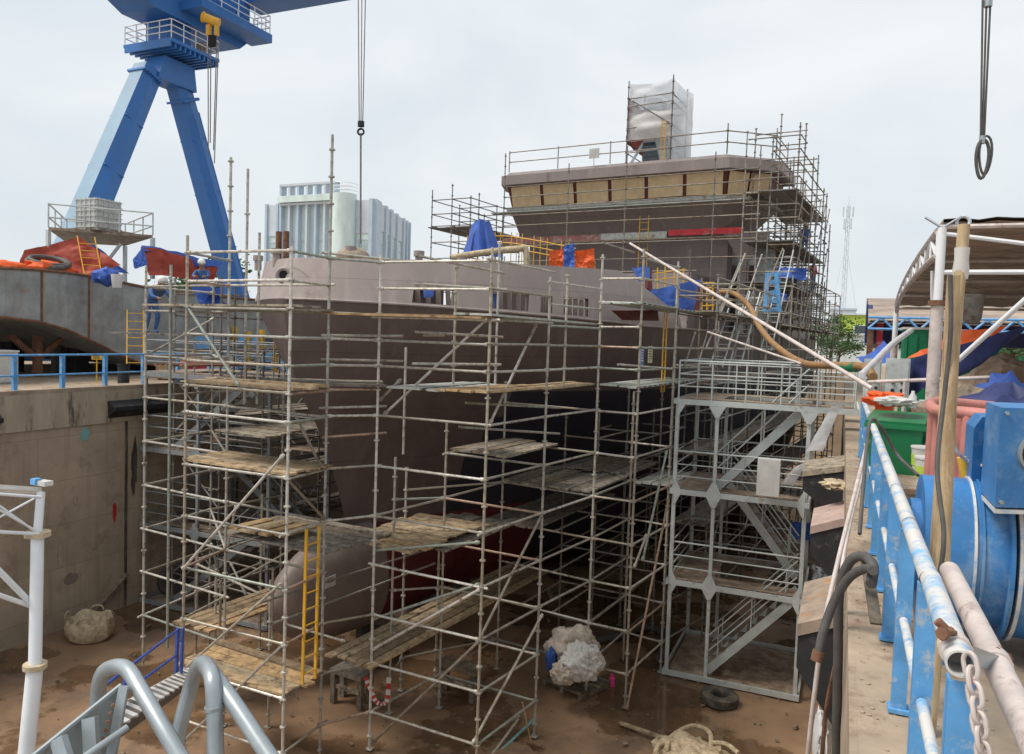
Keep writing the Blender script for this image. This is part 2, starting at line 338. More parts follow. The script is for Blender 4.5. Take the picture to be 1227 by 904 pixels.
sd=Vector((math.sin(SUN_AZ)*math.cos(SUN_EL),math.cos(SUN_AZ)*math.cos(SUN_EL),math.sin(SUN_EL))); so.rotation_euler=sd.to_track_quat('Z','Y').to_euler()
cd=bpy.data.cameras.new('camera'); cam=bpy.data.objects.new('camera',cd); COL.objects.link(cam); scn.camera=cam
cd.sensor_width=36; cd.lens=F/W*36; cd.clip_start=.05; cd.clip_end=3000
cam.matrix_world=Matrix.Translation(CAM)@Matrix((RT,UP,-fw)).transposed().to_4x4()
vs=scn.view_settings; vs.view_transform='Standard'; vs.look='None'; vs.gamma=1; vs.exposure=.32; vs.use_curve_mapping=False
# ================================================================== SETTING
XL,XR,YN,YF=-19.3,.16,-4.,64.
mb=MB()                                               # ground sheet with the dock cut out
B=900
for x0,x1,y0,y1 in ((-B,XL,-200,B),(XR,B,-200,B),(XL,XR,YF,B),(XL,XR,-200,YN)):
    mb.quad((x0,y0,0),(x1,y0,0),(x1,y1,0),(x0,y1,0))
struct(mb,'ground',m_quay,smooth=False)
mb=MB(); n=90; rows=[]
for i in range(n+1):
    y=YN-.1+(YF-YN+.2)*i/n; rows.append([(XL-.1+(XR-XL+.2)*j/50,y,FZ+.05*noise.noise(Vector((j*.4,y*.7,0)))+.02*noise.noise(Vector((j*1.3,y*2,0)))-.02) for j in range(51)])
mb.grid(rows); struct(mb,'dock_floor',m_mud)
def wall(x,sgn,label):
    root=thing('dock_wall',label,'wall',(x,(YN+YF)/2,FZ-.1)); T=1.2
    def seg(y0,y1,z0,z1,d=0.): return ((x-sgn*T/2+sgn*d/2,(y0+y1)/2,(z0+z1)/2),(T+d,y1-y0,z1-z0))
    mb=MB(); mb.box((x-sgn*T/2,(YN+YF)/2,(FZ-.1-.95)/2-.0),(T,YF-YN,-.95-FZ+.1)); mb.build('wall_face',m_conc,root,smooth=False)
    mb=MB(); mb.box((x-sgn*T/2+sgn*.02,(YN+YF)/2,-.475-.002),(T+.04,YF-YN,.945)); mb.build('capping_band',m_cap if sgn>0 else m_quay,root,smooth=False)
    y=YN+2
    while y<YF:
        MB().box((x+sgn*.004,y,(FZ-.95)/2),(.01,.1,-.95-FZ)).build('joint',m_concd,root,smooth=False); y+=4.55
    return root
wl=wall(XL,1,'stained concrete dock wall on the far left side of the dry dock')
wr=wall(XR,-1,'concrete dock wall under the blue railing on the right')
mb=MB(); mb.box(((XL+XR)/2,YF+.6,FZ/2-.05),(XR-XL+2.4,1.2,-FZ-.1)); solo(mb,'dock_wall',m_conc,'distant concrete wall closing the dock behind the ship','wall',smooth=False)
# raised kerb slab on the left quay and worn strip on the right quay
mb=MB(); mb.box((XL-.35,(YN+YF)/2,.05),(.7,YF-YN,.1)); struct(mb,'kerb',m_quay,smooth=False)
# stain patches on the left wall: shallow plaster skins of their own shape
for k,(px,py,wd,hh,m) in enumerate(((68,493,.55,.5,m_rub),(100,493,.9,.45,m_rub))):
    p=ONX(px,py,XL); rows=[]
    mb=MB(); pts=[(XL+.012,p.y+wd*(math.cos(a)*.9+.25*noise.noise(Vector((a*2,k,0)))),p.z+hh*.5*(math.sin(a)+.5*noise.noise(Vector((a*3,k,5))))) for a in [i*math.pi/14 for i in range(28)]]
    mb.prism(pts,(.006,0,0)); o=mb.build('stain_patch',m,wl,smooth=False)
for k,(px,py,wd,hh,m) in enumerate(((102,521,.28,.4,m_teal),(137,614,.12,.55,m_redp),(85,693,.4,.3,m_bulb),(78,615,.18,.3,m_cap),(72,665,.16,.6,m_cap),(90,600,.14,.25,m_cap),(160,560,.2,1.6,m_concd))):
    p=ONX(px,py,XL); pts=[(XL+.01+.002*k,p.y+wd*.5*(math.cos(a)*(1+.5*noise.noise(Vector((math.cos(a)*2,math.sin(a)*2,k*7))))),p.z+hh*.5*math.sin(a)*(1+.6*noise.noise(Vector((math.cos(a)*2,math.sin(a)*2,k*3+5))))) for a in [i*math.pi/20 for i in range(40)]]
    mb=MB(); mb.prism(pts,(.004,0,0)); mb.build('paint_mark',m,wl,smooth=False)
# ================================================================== SHIP
ZS=[3.5,3.15,2.75,2.6,2.3,1.8,1.2,.5,-.3,-1.2,-2.2,-3.2,-4.2,-5.0,-5.45,-5.75]
def lerp_tab(z,tab):
    tab=sorted(tab)
    if z<=tab[0][0]: return tab[0][1]
    for (a,b),(c,d) in zip(tab,tab[1:]):
        if z<=c: return b+(d-b)*(z-a)/(c-a)
    return tab[-1][1]
STEM=[(3.6,.2),(2.6,-.14),(2.3,-.1),(1.8,.02),(.74,.2),(-.41,1.04),(-1.5,1.62),(-2.54,2.0),(-3.35,2.25),(-4.2,2.5),(-5.75,3.0)]
BB=[(3.6,6.15),(2.6,6.2),(0,6.2),(-3,6.1),(-4.6,5.7),(-5.3,5.0),(-5.75,3.6)]
LL=[(3.6,12.),(2.6,12.),(1.2,13),(0,15),(-2.5,18),(-5.75,20)]
PP=[(3.6,2.4),(2.6,2.4),(1,2.1),(0,2.),(-2.5,1.7),(-5.75,1.5)]
QQ=[(3.6,.68),(2.6,.68),(1,.85),(0,1.),(-2.5,1.3),(-5.75,1.5)]
def hb(s,z):
    st=lerp_tab(z,STEM); u=(s-st)/lerp_tab(z,LL); u=max(0,min(1,u))
    b=lerp_tab(z,BB)*(1-(1-u)**lerp_tab(z,PP))**lerp_tab(z,QQ)
    if s>30 and z<0: b*=1-.25*((s-30)/8)**2*min(1,-z/5)
    return b
SEND=38.
def sheer(s): return .035*max(0,min(s,9))+ (.02*max(0,s-9))
def ks(s): return -.035*max(0,min(s,8))
ship=thing('ship','large brown primed ship under construction wrapped in scaffolding in the dry dock','ship',SH(18,0,FZ+.75))
NU=70
def side_rows(sg,zs,s1,f=None,s0=None):
    rows=[]
    for z in zs:
        st=lerp_tab(z,STEM); row=[]; a=st if s0 is None else s0
        for i in range(NU+1):
            u=(i/NU)**1.6; s=a+(s1-a)*u; row.append(SH(s,sg*hb(s,z),z+(ks(s)*max(0,min(1,(z-0)/2.5)))))
        rows.append(row)
    return rows
def hullpart(name,zs,s1,mat,th=0):
    mb=MB()
    for sg in (1,-1): mb.grid(side_rows(sg,zs,s1))
    return mb
mb=hullpart('hull',ZS[3:],SEND,m_hull)
# paint zones by face; dark primer and navy have hull shade painted in
zn=[]
tr=[SH(SEND,hb(SEND,z),z) for z in ZS[3:]]+[SH(SEND,-hb(SEND,z),z) for z in reversed(ZS[3:])]
mb.quad(*tr)
bot=ZS[-1]; br=side_rows(1,[bot],SEND)[0]; bl=side_rows(-1,[bot],SEND)[0]; mb.grid([bl,br])
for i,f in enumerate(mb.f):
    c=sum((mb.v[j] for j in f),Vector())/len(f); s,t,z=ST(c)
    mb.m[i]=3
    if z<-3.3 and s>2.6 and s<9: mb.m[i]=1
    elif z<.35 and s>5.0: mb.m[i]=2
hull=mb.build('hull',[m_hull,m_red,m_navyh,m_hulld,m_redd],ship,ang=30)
# bulwark: upper strake from the stem to s=10.4, sloping down at its after end, with thickness and real openings
def bul_top(s): return 3.55+sheer(s) if s<6.6 else 3.55+sheer(6.6)-(s-6.6)*.31
openings=[(-.95+0,0)]
OPS=[(1.5,2.2),(2.85,3.7),(4.05,4.3),(4.7,5.45)]     # freeing ports along s (near side)
mb=MB(); Sg=[-1+ .2*i for i in range(int((10.2+1)/.2)+1)]
def bp(s,f,sg,inn=0):
    z0=2.6+ks(s); z1=bul_top(s); z=z0+(z1-z0)*f; zz=2.6+f*.95
    st=lerp_tab(zz,STEM); ss=max(s,st); return SH(ss+inn*.6*(ss<0.5),sg*max(0,hb(ss,zz)-inn),z-(0 if ss<=s+1e-6 else 0))
fr=[0,.05,.2,.4,.85,1]
for sg in (1,-1):
    rows=[]
    for f in fr:
        st=lerp_tab(2.6+f*.95,STEM)
        rows.append([bp(st+(10.2-st)*((i/110)**1.5),f,sg) for i in range(111)])
    ss=[lerp_tab(3.1,STEM)+(10.2-lerp_tab(3.1,STEM))*(((i+.5)/110)**1.5) for i in range(110)]
    b=len(mb.v); n=111
    for r_ in rows: mb.v+=r_
    for i in range(len(fr)-1):
        for j in range(n-1):
            if sg>0 and i in (1,2) and any(a<ss[j]<c for a,c in OPS): continue
            mb.face(b+i*n+j,b+i*n+j+1,b+(i+1)*n+j+1,b+(i+1)*n+j)
    # inner skin
    rows=[]
    for f in fr:
        st=lerp_tab(2.6+f*.95,STEM)
        rows.append([bp(st+(10.2-st)*((i/110)**1.5),f,sg,.1) for i in range(111)])
    b=len(mb.v)
    for r_ in rows: mb.v+=r_
    for i in range(len(fr)-1):
        for j in range(n-1):
            if sg>0 and i in (1,2) and any(a<ss[j]<c for a,c in OPS): continue
            mb.face(b+i*n+j,b+i*n+j+1,b+(i+1)*n+j+1,b+(i+1)*n+j)
    o=[bp(lerp_tab(3.55,STEM)+(10.2-lerp_tab(3.55,STEM))*((i/110)**1.5),1,sg) for i in range(111)]
    q=[bp(lerp_tab(3.55,STEM)+(10.2-lerp_tab(3.55,STEM))*((i/110)**1.5),1,sg,.1) for i in range(111)]
    mb.grid([o,q])
bw=mb.build('bulwark',m_hull,ship,ang=30)
for a,c in OPS:                                   # inclined stiffeners seen in the openings
    for k in range(4):
        s=a+(c-a)*(k+.3)/4; mb=MB(); z0=2.6+ks(s); p=SH(s-.08,hb(s,2.8)-.12,z0+.5); q=SH(s+.1,hb(s,2.8)-.2,z0); mb.bar(p,q,.03,.12,up=SR); mb.build('bulwark_stay',m_hull,bw)
# knuckle bar along the overhang
mb=MB(); mb.path([SH(max(s,-1.0),hb(max(s,-1.0),2.6)+.02,2.6+ks(s)) for s in [-.135+.02*i for i in range(20)]+[.3+.4*i for i in range(60)]],.035,6); mb.build('rubbing_bar',m_hull,ship)
# hawse pipe
c=SH(-.35,.95,3.12); nrm=(SR*.35-SA*.95).normalized()
c=ONX(339,331,0); c=AT(340,330,15.15); 
d=ray(340,330)
# march the ray to the bulwark
for i in range(600):
    p=CAM+d*(12+i*.01); s,t,z=ST(p)
    if s>lerp_tab(3.1,STEM) and t<hb(s,3.1): break
nb=-(d.normalized()); nrm=(SR*.45-SA*.9).normalized()
mb=MB(); mb.ring(p+nrm*.0,nrm,.15,.05,24,8); hz=mb.build('hawse_pipe',m_hull,ship); mb=MB(); mb.tube(p-nrm*.3,p+nrm*.012,.13,20); mb.build('hawse_opening',m_dark,hz)
# bulb
mb=MB(); rows=[]
for i in range(25):
    u=i/24; s=-.42+u*6.2; k=math.sqrt(max(0,1-(1-min(1,u*2.9))**2)); hz_=1.06*k*(1+.25*min(1,u*2)); hy=.66*k*(1+.5*u); cz=-4.62+.02*u
    
    rows.append([SH(s,hy*math.cos(a),cz+hz_*math.sin(a)+(.18*math.sin(a)*k if math.sin(a)>0 else 0)) for a in [2*math.pi*j/28 for j in range(29)]])
mb.grid(rows)
for i,f in enumerate(mb.f):
    c=sum((mb.v[j] for j in f),Vector())/len(f); s,t,z=ST(c)
    if s>2.9: mb.m[i]=1
mb.build('bulbous_bow',[m_bulb,m_red],ship)
# deck
mb=MB(); rr=[]
for i in range(60):
    s=-.05+(SEND+.05)*i/59; z=2.5+ks(s); b_=max(0,hb(s,2.6)-.12); rr.append([SH(s,-b_,z),SH(s,b_,z)])
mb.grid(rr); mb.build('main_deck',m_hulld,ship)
# ---------------- superstructure
def P(s,t,z): return SH(s,t,z)
def loft(name,lo,hi,mat,parent,cap=True,**k):         # loft between two plan outlines of equal length
    mb=MB(); n=len(lo); b=len(mb.v); mb.v+= [P(*p) for p in lo]+[P(*p) for p in hi]
    for i in range(n): j=(i+1)%n; mb.face(b+i,b+j,b+n+j,b+n+i)
    if cap: mb.face(*[b+i for i in reversed(range(n))]); mb.face(*[b+n+i for i in range(n)])
    return mb.build(name,mat,parent,smooth=False)
def plan(s0,s1,tl,tr,z,ch=1.5,cw=1.6):
    return [(s0,tl,z),(s0,tr,z),(s0+ch,tr+cw,z),(s1,tr+cw,z),(s1,tl-cw*.35,z),(s0+ch,tl-cw*.35,z)]
TL,TRR=-6.3,4.6
DZ=2.3
sup=loft('deckhouse',[(22.6,-5.9,DZ),(22.6,4.35,DZ),(22.9,4.5,DZ),(34,4.5,DZ),(34,-5.9,DZ)],[(22.6,-5.9,6.95),(22.6,4.35,6.95),(22.9,4.5,6.95),(34,4.5,6.95),(34,-5.9,6.95)],m_sup,ship)
loft('forward_house',[(19.2,-6.0,DZ),(19.2,3.6,DZ),(22.55,3.6,DZ),(22.55,-6.0,DZ)],[(19.6,-6.0,4.9),(19.6,3.6,4.9),(22.55,3.6,4.9),(22.55,-6.0,4.9)],m_sup,ship)
loft('flared_wheelhouse_base',plan(22.0,25.2,-6.1,4.0,6.95,1.2,.6),plan(21.1,25.4,TL,TRR-.1,8.35,1.5,1.5),m_sup,ship)
wh=loft('wheelhouse_wall',plan(21.25,25.2,TL+.05,TRR-.15,8.352,1.4,1.5),plan(20.95,25.2,TL-.1,TRR+.0,9.45,1.4,1.6),m_brownf,ship)
loft('wheelhouse_roof',plan(20.6,25.6,TL-.25,TRR+.15,9.452,1.6,1.9),plan(20.6,25.6,TL-.25,TRR+.15,9.9,1.6,1.9),m_hull,ship)
loft('roof_edge',plan(20.75,25.5,TL-.2,TRR+.1,9.902,1.6,1.8),plan(21.0,25.3,TL,TRR-.1,10.12,1.5,1.6),m_hull,ship)
loft('window_ledge',plan(20.9,25.3,TL-.05,TRR-.05,8.20,1.5,1.65),plan(20.85,25.35,TL-.05,TRR,8.349,1.5,1.7),m_splank,ship)
def winrow(a,b,n,side):
    for i in range(n):
        u0,u1=(i+.05)/n,(i+.95)/n; z0,z1=8.45,9.38
        def pt(u,z):
            f=(z-8.352)/1.1; A=P(a[0]-.3*f-.03,a[1]+(.15*f if side else 0),z); Bq=P(b[0]-.3*f-.03*(0 if side else 1),b[1]+(.25*f if side else .08*f),z); q=A.lerp(Bq,u); return q-SA*.012+SR*(.02 if side else 0)
        poly=[pt(u0,z0),pt(u1,z0),pt(u1,z1),pt(u0,z1)]
        wob=[v+Vector((0,0,R.uniform(-.03,.03))) for v in poly]
        off=(-SA if not side else (SR*.68-SA*.73))
        MB().prism(wob,off*.03).build('window_cover',m_osb,wh,smooth=False)
winrow((21.25,TL+.05),(21.25,TRR-.15),6,0)
winrow((21.25,TRR-.1),(22.65,TRR+1.35),2,1)
# bridge wing bracket and white-grey side casing
mb=MB(); mb.prism([P(22.3,4.2,6.9),P(22.3,6.2,6.9),P(22.3,6.2,6.5),P(22.3,5.3,5.6),P(22.3,5.3,DZ),P(22.3,4.95,DZ),P(22.3,4.95,5.7)],SA*.25); mb.build('wing_bracket',m_hull,ship,smooth=False)
mb=MB(); mb.prism([P(22.9,5.3,DZ),P(22.9,6.0,DZ),P(22.9,6.3,6.6),P(22.9,5.6,6.9)],SA*.9); mb.build('side_casing',m_grey,ship,smooth=False)
loft('side_house',[(24,4.6,DZ),(24,6.0,DZ),(37,6.0,DZ),(37,4.6,DZ)],[(24,4.6,5.6),(24,6.0,5.6),(37,6.0,5.6),(37,4.6,5.6)],m_sup,ship)
# red painted boards at the front and blue pipework
MB().bar(P(21.0,-6.6,6.72),P(21.0,0.2,6.72),.06,.3).build('fascia_board',m_fasc,ship,smooth=False)
MB().bar(P(20.95,-1.2,6.74),P(20.95,2.0,6.74),.06,.3).build('fascia_board',m_splank,ship,smooth=False)
MB().bar(P(20.9,2.1,6.8),P(20.9,5.4,6.8),.06,.26).build('fascia_board',m_redp,ship,smooth=False)
# bitts, fairleads, mooring gear and cowls on the forecastle
for s,t,h in ((.5,-.9,.35),(1.3,-2.4,.3),(1.1,.9,.42),(2.3,2.0,.42),(3.3,2.6,.35)):
    mb=MB(); c=SH(s,t,3.4); mb.tube(c,c+Vector((0,0,h+.05)),.09,12); mb.tube(c+Vector((0,0,h-.05)),c+Vector((0,0,h+.08)),.13,12); mb.build('mooring_post',m_hull,ship)
mb=MB(); mb.blob(SH(1.3,.8,3.62),(.42,.42,.3),2,10,.0); mb.build('ventilator_cowl',m_greyd,ship)
for t in (-.35,-.1): MB().tube(SH(.9,t-.9,3.2),SH(.9,t-.9,4.3),.075,12).build('exhaust_stub',m_rust,ship)
c0=SH(3.2,3.6,3.75)
mb=MB(); mb.path(bez([SH(3.4,2.2,3.85),SH(3.8,2.9,4.0),SH(4.4,3.6,4.15),SH(4.5,3.75,4.1),SH(4.5,3.8,3.2)],6),.085,10); mb.build('duct_pipe',m_sack,ship)
# keel blocks
for i in range(15):
    s=3.4+i*2.3
    for t in (-2.1,0,2.1):
        if t and (i<2 or abs(t)>hb(s,-5.75)): continue
        c=SH(s,t,FZ); th=thing('keel_block','block of stacked timber on legs supporting the keel underneath the ship','block',c,'keel blocks under the hull')
        MB().box(c+Vector((0,0,.25)),(.9,.45,.5),rz=-ph).build('base',m_concd,th,smooth=False); MB().box(c+Vector((0,0,.62)),(1.0,.4,.235),rz=-ph).build('cap_timber',m_woodg,th,smooth=False)
# paper signs on the hull
def sign(px,py,w_,h_,t,mats,label,lines=5):
    d=ray(px,py); k=(t-(CAM-P0).dot(SR))/d.dot(SR); c=CAM+d*k; s=ST(c)[0]
    root=thing('sign',label,'sign',c-SR*0-Vector((0,0,h_/2)),None)
    mb=MB(); mb.prism([c-SA*w_/2-Vector((0,0,h_/2)),c+SA*w_/2-Vector((0,0,h_/2)),c+SA*w_/2+Vector((0,0,h_/2)),c-SA*w_/2+Vector((0,0,h_/2))],SR*.01); mb.build('board',mats[0],root,smooth=False)
    for i in range(lines):
        z=h_*(.32-.7*i/lines); ww=w_*R.uniform(.5,.8); MB().bar(c+SR*.014-SA*w_*.38+Vector((0,0,z)),c+SR*.014-SA*(w_*.38-ww)+Vector((0,0,z)),.004,h_*.05).build('printed_line',mats[1],root,smooth=False)
hbx=lambda s,z: hb(s,z)
sign(769,427,.3,.5,6.24,(m_navyn,m_white),'small blue notice stuck on the hull side beside a pale yellow notice')
sign(396,697,.34,.26,.78,(m_sheet,m_win),'small white label stuck on the side of the bulbous bow right of the yellow ladder',2)
sign(779,425,.34,.46,6.24,(m_pyel,m_win),'small pale yellow notice stuck on the hull side beside a blue notice')
# ================================================================== SCAFFOLDS ROUND THE BOW
LV=[3.27,2.75,2.25,1.75,1.25,.77,.27,-.73,-1.73,-2.73,-3.73,-4.73,-5.73]
PT=dict(A=(-8.9,10.8),B=(-8.95,11.95),C=(-8.38,12.81),D=(-5.91,12.64),E=(-5.58,14.78),F=(-5.17,17.02),G=(-4.19,16.91),
  H=(-3.88,19.2),I=(-4.91,19.41),J=(-7.97,14.96),K=(-7.66,17.42),Lq=(-8.83,14.25),Mq=(-9.17,15.29),N1=(-11.43,10.91),N2=(-11.63,12.2),O1=(-14.38,12.56),O2=(-14.54,14.72),
  Q1=(-12.1,14.9),Q2=(-12.4,17.2),O3=(-14.2,17.0))
def v(n,z): return Vector((*PT[n],z))
def ledrun(S,a,b,levels,ov=.0,skip=0,dz=0,jit=.012):
    for z in levels:
        if R.random()<skip: continue
        o=R.uniform(.04,.22) if R.random()<.22 else 0
        S.led(v(a,z+dz+R.uniform(-jit,jit)),v(b,z+dz+R.uniform(-jit,jit)),ov=o)
# -- bay in front of the stem
S=Scaf('four-legged scaffold bay in front of the bulbous bow, with the yellow ladder tied to it',(*PT['A'],FZ))
for n,z0,z1 in (('A',FZ,3.35),('B',FZ,5.55),('N1',FZ,3.6),('N2',FZ,5.35)): S.post(*PT[n],z0,z1)
S.post(-11.55,12.6,.3,5.2,disc=1.0); S.post(-11.35,12.75,.3,3.9,disc=0)
ledrun(S,'A','N1',LV,skip=.0); ledrun(S,'A','B',LV[:7]+LV[7:],skip=.05); ledrun(S,'B','N2',LV[1:],skip=.25); ledrun(S,'N1','N2',LV,skip=.2)
for a,b in (((-11.4,10.85,-2.75),(-8.95,10.75,-.3)),((-11.4,10.85,-4.75),(-8.95,10.75,-2.6)),((-11.4,10.86,2.3),(-10.0,10.76,.85))): S.led(Vector(a),Vector(b),kind='brace')
S.led(v('A',-.75),v('B',-1.7),kind='brace'); S.led(v('A',-3.7),v('N1',-6.2),kind='brace')
S.done()
# -- left outer bay
S=Scaf('slender scaffold bay standing out towards the left dock wall beside the bow',(*PT['O1'],FZ))
S.post(*PT['O1'],-5.9,3.2); S.post(*PT['O2'],FZ,3.0); S.post(-13.35,12.3,-5.2,3.2,disc=0,r=.03); S.post(*PT['O3'],FZ,2.4)
z=[1.2,.27,-.73,-1.73,-2.73,-3.73,-4.73]
ledrun(S,'O1','N2',[2.75,2.2]+z); ledrun(S,'O1','O2',[2.75]+z); ledrun(S,'O2','O3',z,skip=.2); ledrun(S,'O2','N2',[2.25]+z[::2],skip=.1)
S.led(v('O1',1.2),Vector((-13.4,13.6,2.1)),kind='brace'); S.done()
# -- side scaffold along the near bow
S=Scaf('large stepped scaffold along the near side of the bow overhang',(*PT['D'],FZ))
for n,z0,z1 in (('C',FZ,3.4),('D',FZ,3.5),('E',FZ,3.15),('F',FZ,3.85),('G',FZ,3.95),('H',FZ,3.9),('I',FZ,.6),('J',FZ,.0),('K',FZ,.8),('Lq',FZ,-.8),('Mq',FZ,-1.2)): S.post(*PT[n],z0,z1)
S.post(*SH(.2,4.5,0)[:2],.78,3.3,disc=.5); S.post(*SH(.3,3.2,0)[:2],-.7,1.6,disc=0); S.post(*SH(2.3,6.0,0)[:2],.8,3.3); S.post(*SH(1.3,4.85,0)[:2],.8,3.9,disc=1)
up=[3.27,2.75,2.2]; lo=[1.75,1.25,.27,-.73,-1.73,-2.73,-3.73,-4.73,-5.73]
ledrun(S,'C','D',up+lo); ledrun(S,'B','C',LV,skip=.1); ledrun(S,'D','E',up[:2]+[2.2]+lo,skip=.05); ledrun(S,'E','F',[3.05,2.6,2.15]+lo,skip=.05); ledrun(S,'F','G',[3.3,2.75,2.2]+lo)
ledrun(S,'G','H',[3.75,3.3,2.75,1.75,1.25]+lo[2:],skip=.12); ledrun(S,'I','H',lo[2:],skip=.1); ledrun(S,'F','I',lo[3:],skip=.1); ledrun(S,'E','J',lo[3:]); ledrun(S,'F','K',lo[2:],skip=.1)
ledrun(S,'C','J',lo[4:],skip=.2); ledrun(S,'J','K',lo[3:],skip=.15); ledrun(S,'J','Lq',lo[4:],skip=.3); ledrun(S,'Lq','Mq',lo[4:],skip=.3); ledrun(S,'Mq','K',lo[4:],skip=.4)
for p,q in ((AT(643,388,16.0),AT(587,508,14.6)),(AT(584,382,14.2),AT(460,497,15.3)),(v('E',-1.75),AT(575,765,14.3)),(AT(650,736,15.8),AT(566,892,14.3)),(AT(775,640,17.4),AT(760,680,17.4)),
  (v('D',-2.75),Vector((-8.3,12.7,-4.4))),(v('D',-3.73),Vector((-8.35,12.85,-6.4))),(AT(801,598,18.2),AT(751,850,17.4)),(AT(799,540,18.2),AT(770,672,17.6)),(AT(455,480,15.4),AT(480,455,15.0)),(AT(345,480,13.7),AT(385,560,14.6)),
  (AT(447,660,15.4),AT(575,650,14.4)),(AT(447,742,15.4),AT(575,700,14.4))): S.led(p,q,r=TR,kind='brace')
for p,q in ((AT(500,398,14.6),AT(600,404,15.5)),(AT(388,402,14.7),AT(480,403,15.2)),(AT(497,436,14.8),AT(598,437,16.2)),(AT(491,380,14.8),AT(600,385,15.6)),(AT(742,437,17.2),AT(803,442,18.5)),(AT(560,483,15.),AT(670,489,17.)),
  (AT(510,341,14.9),AT(604,347,15.4)),(AT(506,308,14.9),AT(602,327,15.6)),(AT(388,303,14.7),AT(464,311,15.3)),(AT(388,431,14.7),AT(480,433,15.3)),(AT(385,489,14.7),AT(460,487,15.3)),(AT(390,524,14.7),AT(460,519,15.3)),
  (AT(510,402,14.8),AT(530,402,15.)),(AT(552,512,15),AT(669,520,18))): S.led(p,q,ov=.05,kind='guard_rail')
S.done()
# -- inner posts under the flare
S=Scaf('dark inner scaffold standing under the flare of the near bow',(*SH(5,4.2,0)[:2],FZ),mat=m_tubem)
rows=[3.6,5.9,8.2,10.5,12.8,15.1]
cols=[4.4,5.3,6.3]
for s_ in rows[1:]:
    for t_ in cols: S.post(*SH(s_,t_,0)[:2],FZ,-.1 if t_<5 else .6)
for s_ in rows[1:]:
    for z_ in lo[3:]: S.led(SH(s_,4.4,z_),SH(s_,6.3,z_)); 
for s_,s2 in zip(rows[1:],rows[2:]):
    for z_ in lo[3:]:
        for t_ in cols:
            if R.random()<.7: S.led(SH(s_,t_,z_),SH(s2,t_,z_))
for t_ in cols:
    for z_ in (-1.73,-2.73,-3.73,-4.73): S.led(SH(3.6,t_ if t_>4 else 4,z_),SH(5.9,t_,z_))
S.done()
# -- long scaffold along the near side, behind the steel stair tower
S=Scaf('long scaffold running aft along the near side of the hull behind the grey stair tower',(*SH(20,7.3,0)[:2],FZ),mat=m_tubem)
ss=[8.15+2.3*i for i in range(13)]
for s_ in ss:
    for t_ in (6.65,7.75): 
        S.post(*SH(s_,t_,0)[:2],FZ,3.7+R.uniform(-.2,.5) if s_<19 else 4.9+R.uniform(-.5,.6))
lz=[3.7,3.2,2.7,1.75,1.25,.77,-.23,-1.23,-2.23,-3.23,-4.23,-5.23]
for i,s_ in enumerate(ss):
    L2=lz if s_<19 else [4.9,4.3]+lz
    for z_ in L2:
        if R.random()<.85: S.led(SH(s_,6.65,z_),SH(s_,7.75,z_))
        if i<len(ss)-1:
            for t_ in (6.65,7.75):
                if R.random()<.85: S.led(SH(s_,t_,z_),SH(ss[i+1],t_,z_))
    if i<len(ss)-1 and i%2==0:
        S.led(SH(s_,7.8,-4.2),SH(ss[i+1],7.8,-2.2),kind='brace'); S.led(SH(s_,7.8,-.2),SH(ss[i+1],7.8,1.8),kind='brace'); S.led(SH(s_,7.8,2.7),SH(ss[i+1],7.8,4.4),kind='brace')
for s_,t0 in ((5.84,7.35),):
    for z_ in lo+[3.2]: S.led(SH(s_,t0,z_),SH(8.15,7.75,z_-.0 if z_<0 else z_))
for q in ((AT(893,304,27),AT(845,420,23)),(AT(938,298,30),AT(895,400,26)),(AT(913,305,28),AT(870,425,25)),(AT(905,345,27),AT(868,425,23)),(AT(833,398,20),AT(820,440,19.6)),(AT(848,398,25),AT(838,432,22))): S.led(*q,kind='brace')
S.done()
# -- scaffold in front of the bridge
S=Scaf('wide scaffold with handrails across the wheelhouse windows',(*SH(20.3,-1,0)[:2],DZ),mat=m_tubem)
def plane_s(px,py,s): d=ray(px,py); k=(s-(CAM-P0).dot(SA))/d.dot(SA); return CAM+d*k
bx=[(606,184),(682,196),(752,175),(858,182),(912,175)]
bt=[ST(plane_s(x,y,20.2))[1] for x,y in bx]
for (x,y),t_ in zip(bx,bt):
    zt=plane_s(x,y,20.2).z
    for s_ in (20.2,): S.post(*SH(s_,t_,0)[:2],DZ,zt,disc=.5)
for t_ in (-5.3,-3.,-.6,1.9,3.7): S.post(*SH(19.0,t_,0)[:2],DZ,5.2+R.uniform(-.6,.9),disc=.5)
for z_ in (4.4,5.6,6.35,7.35,7.85,8.22,8.75,9.25):
    for a,b in zip(bt,bt[1:]):
        S.led(SH(20.2,a,z_),SH(20.2,b,z_),ov=.1 if R.random()<.3 else 0)
for z_ in (3.6,4.1,4.9): S.led(SH(19,-5.5,z_),SH(19,3.9,z_+.02),ov=.1)
# roof handrail
zr=10.12; rp_=[(20.9,TL),(20.9,TRR-.05),(22.5,TRR+1.7),(25.2,TRR+1.7)]
for (a,b),(c,d) in zip(rp_,rp_[1:]):
    n=max(1,int(math.hypot(a-c,b-d)/2.6))
    for i in range(n+1): q=SH(a+(c-a)*i/n,b+(d-b)*i/n,0); S.post(q.x,q.y,zr,zr+1.05+.25*(i==n),disc=0)
    for z_ in (.5,.98): S.led(SH(a,b,zr+z_),SH(c,d,zr+z_))
S.done()
deck('narrow boards in front of the wheelhouse windows','x' and [tuple(SH(s_,t_,0)[:2]) for s_,t_ in ((20.25,-6.9),(20.25,5.6),(20.8,5.6),(20.8,-6.9))],8.02,3,m_splank,th=.05,ov=.05)
deck('narrow boards along the front of the deckhouse at the red fascia',[tuple(SH(s_,t_,0)[:2]) for s_,t_ in ((20.25,-6.8),(20.25,5.4),(20.8,5.4),(20.8,-6.8))],6.45,3,m_woodg,th=.05,ov=.05)
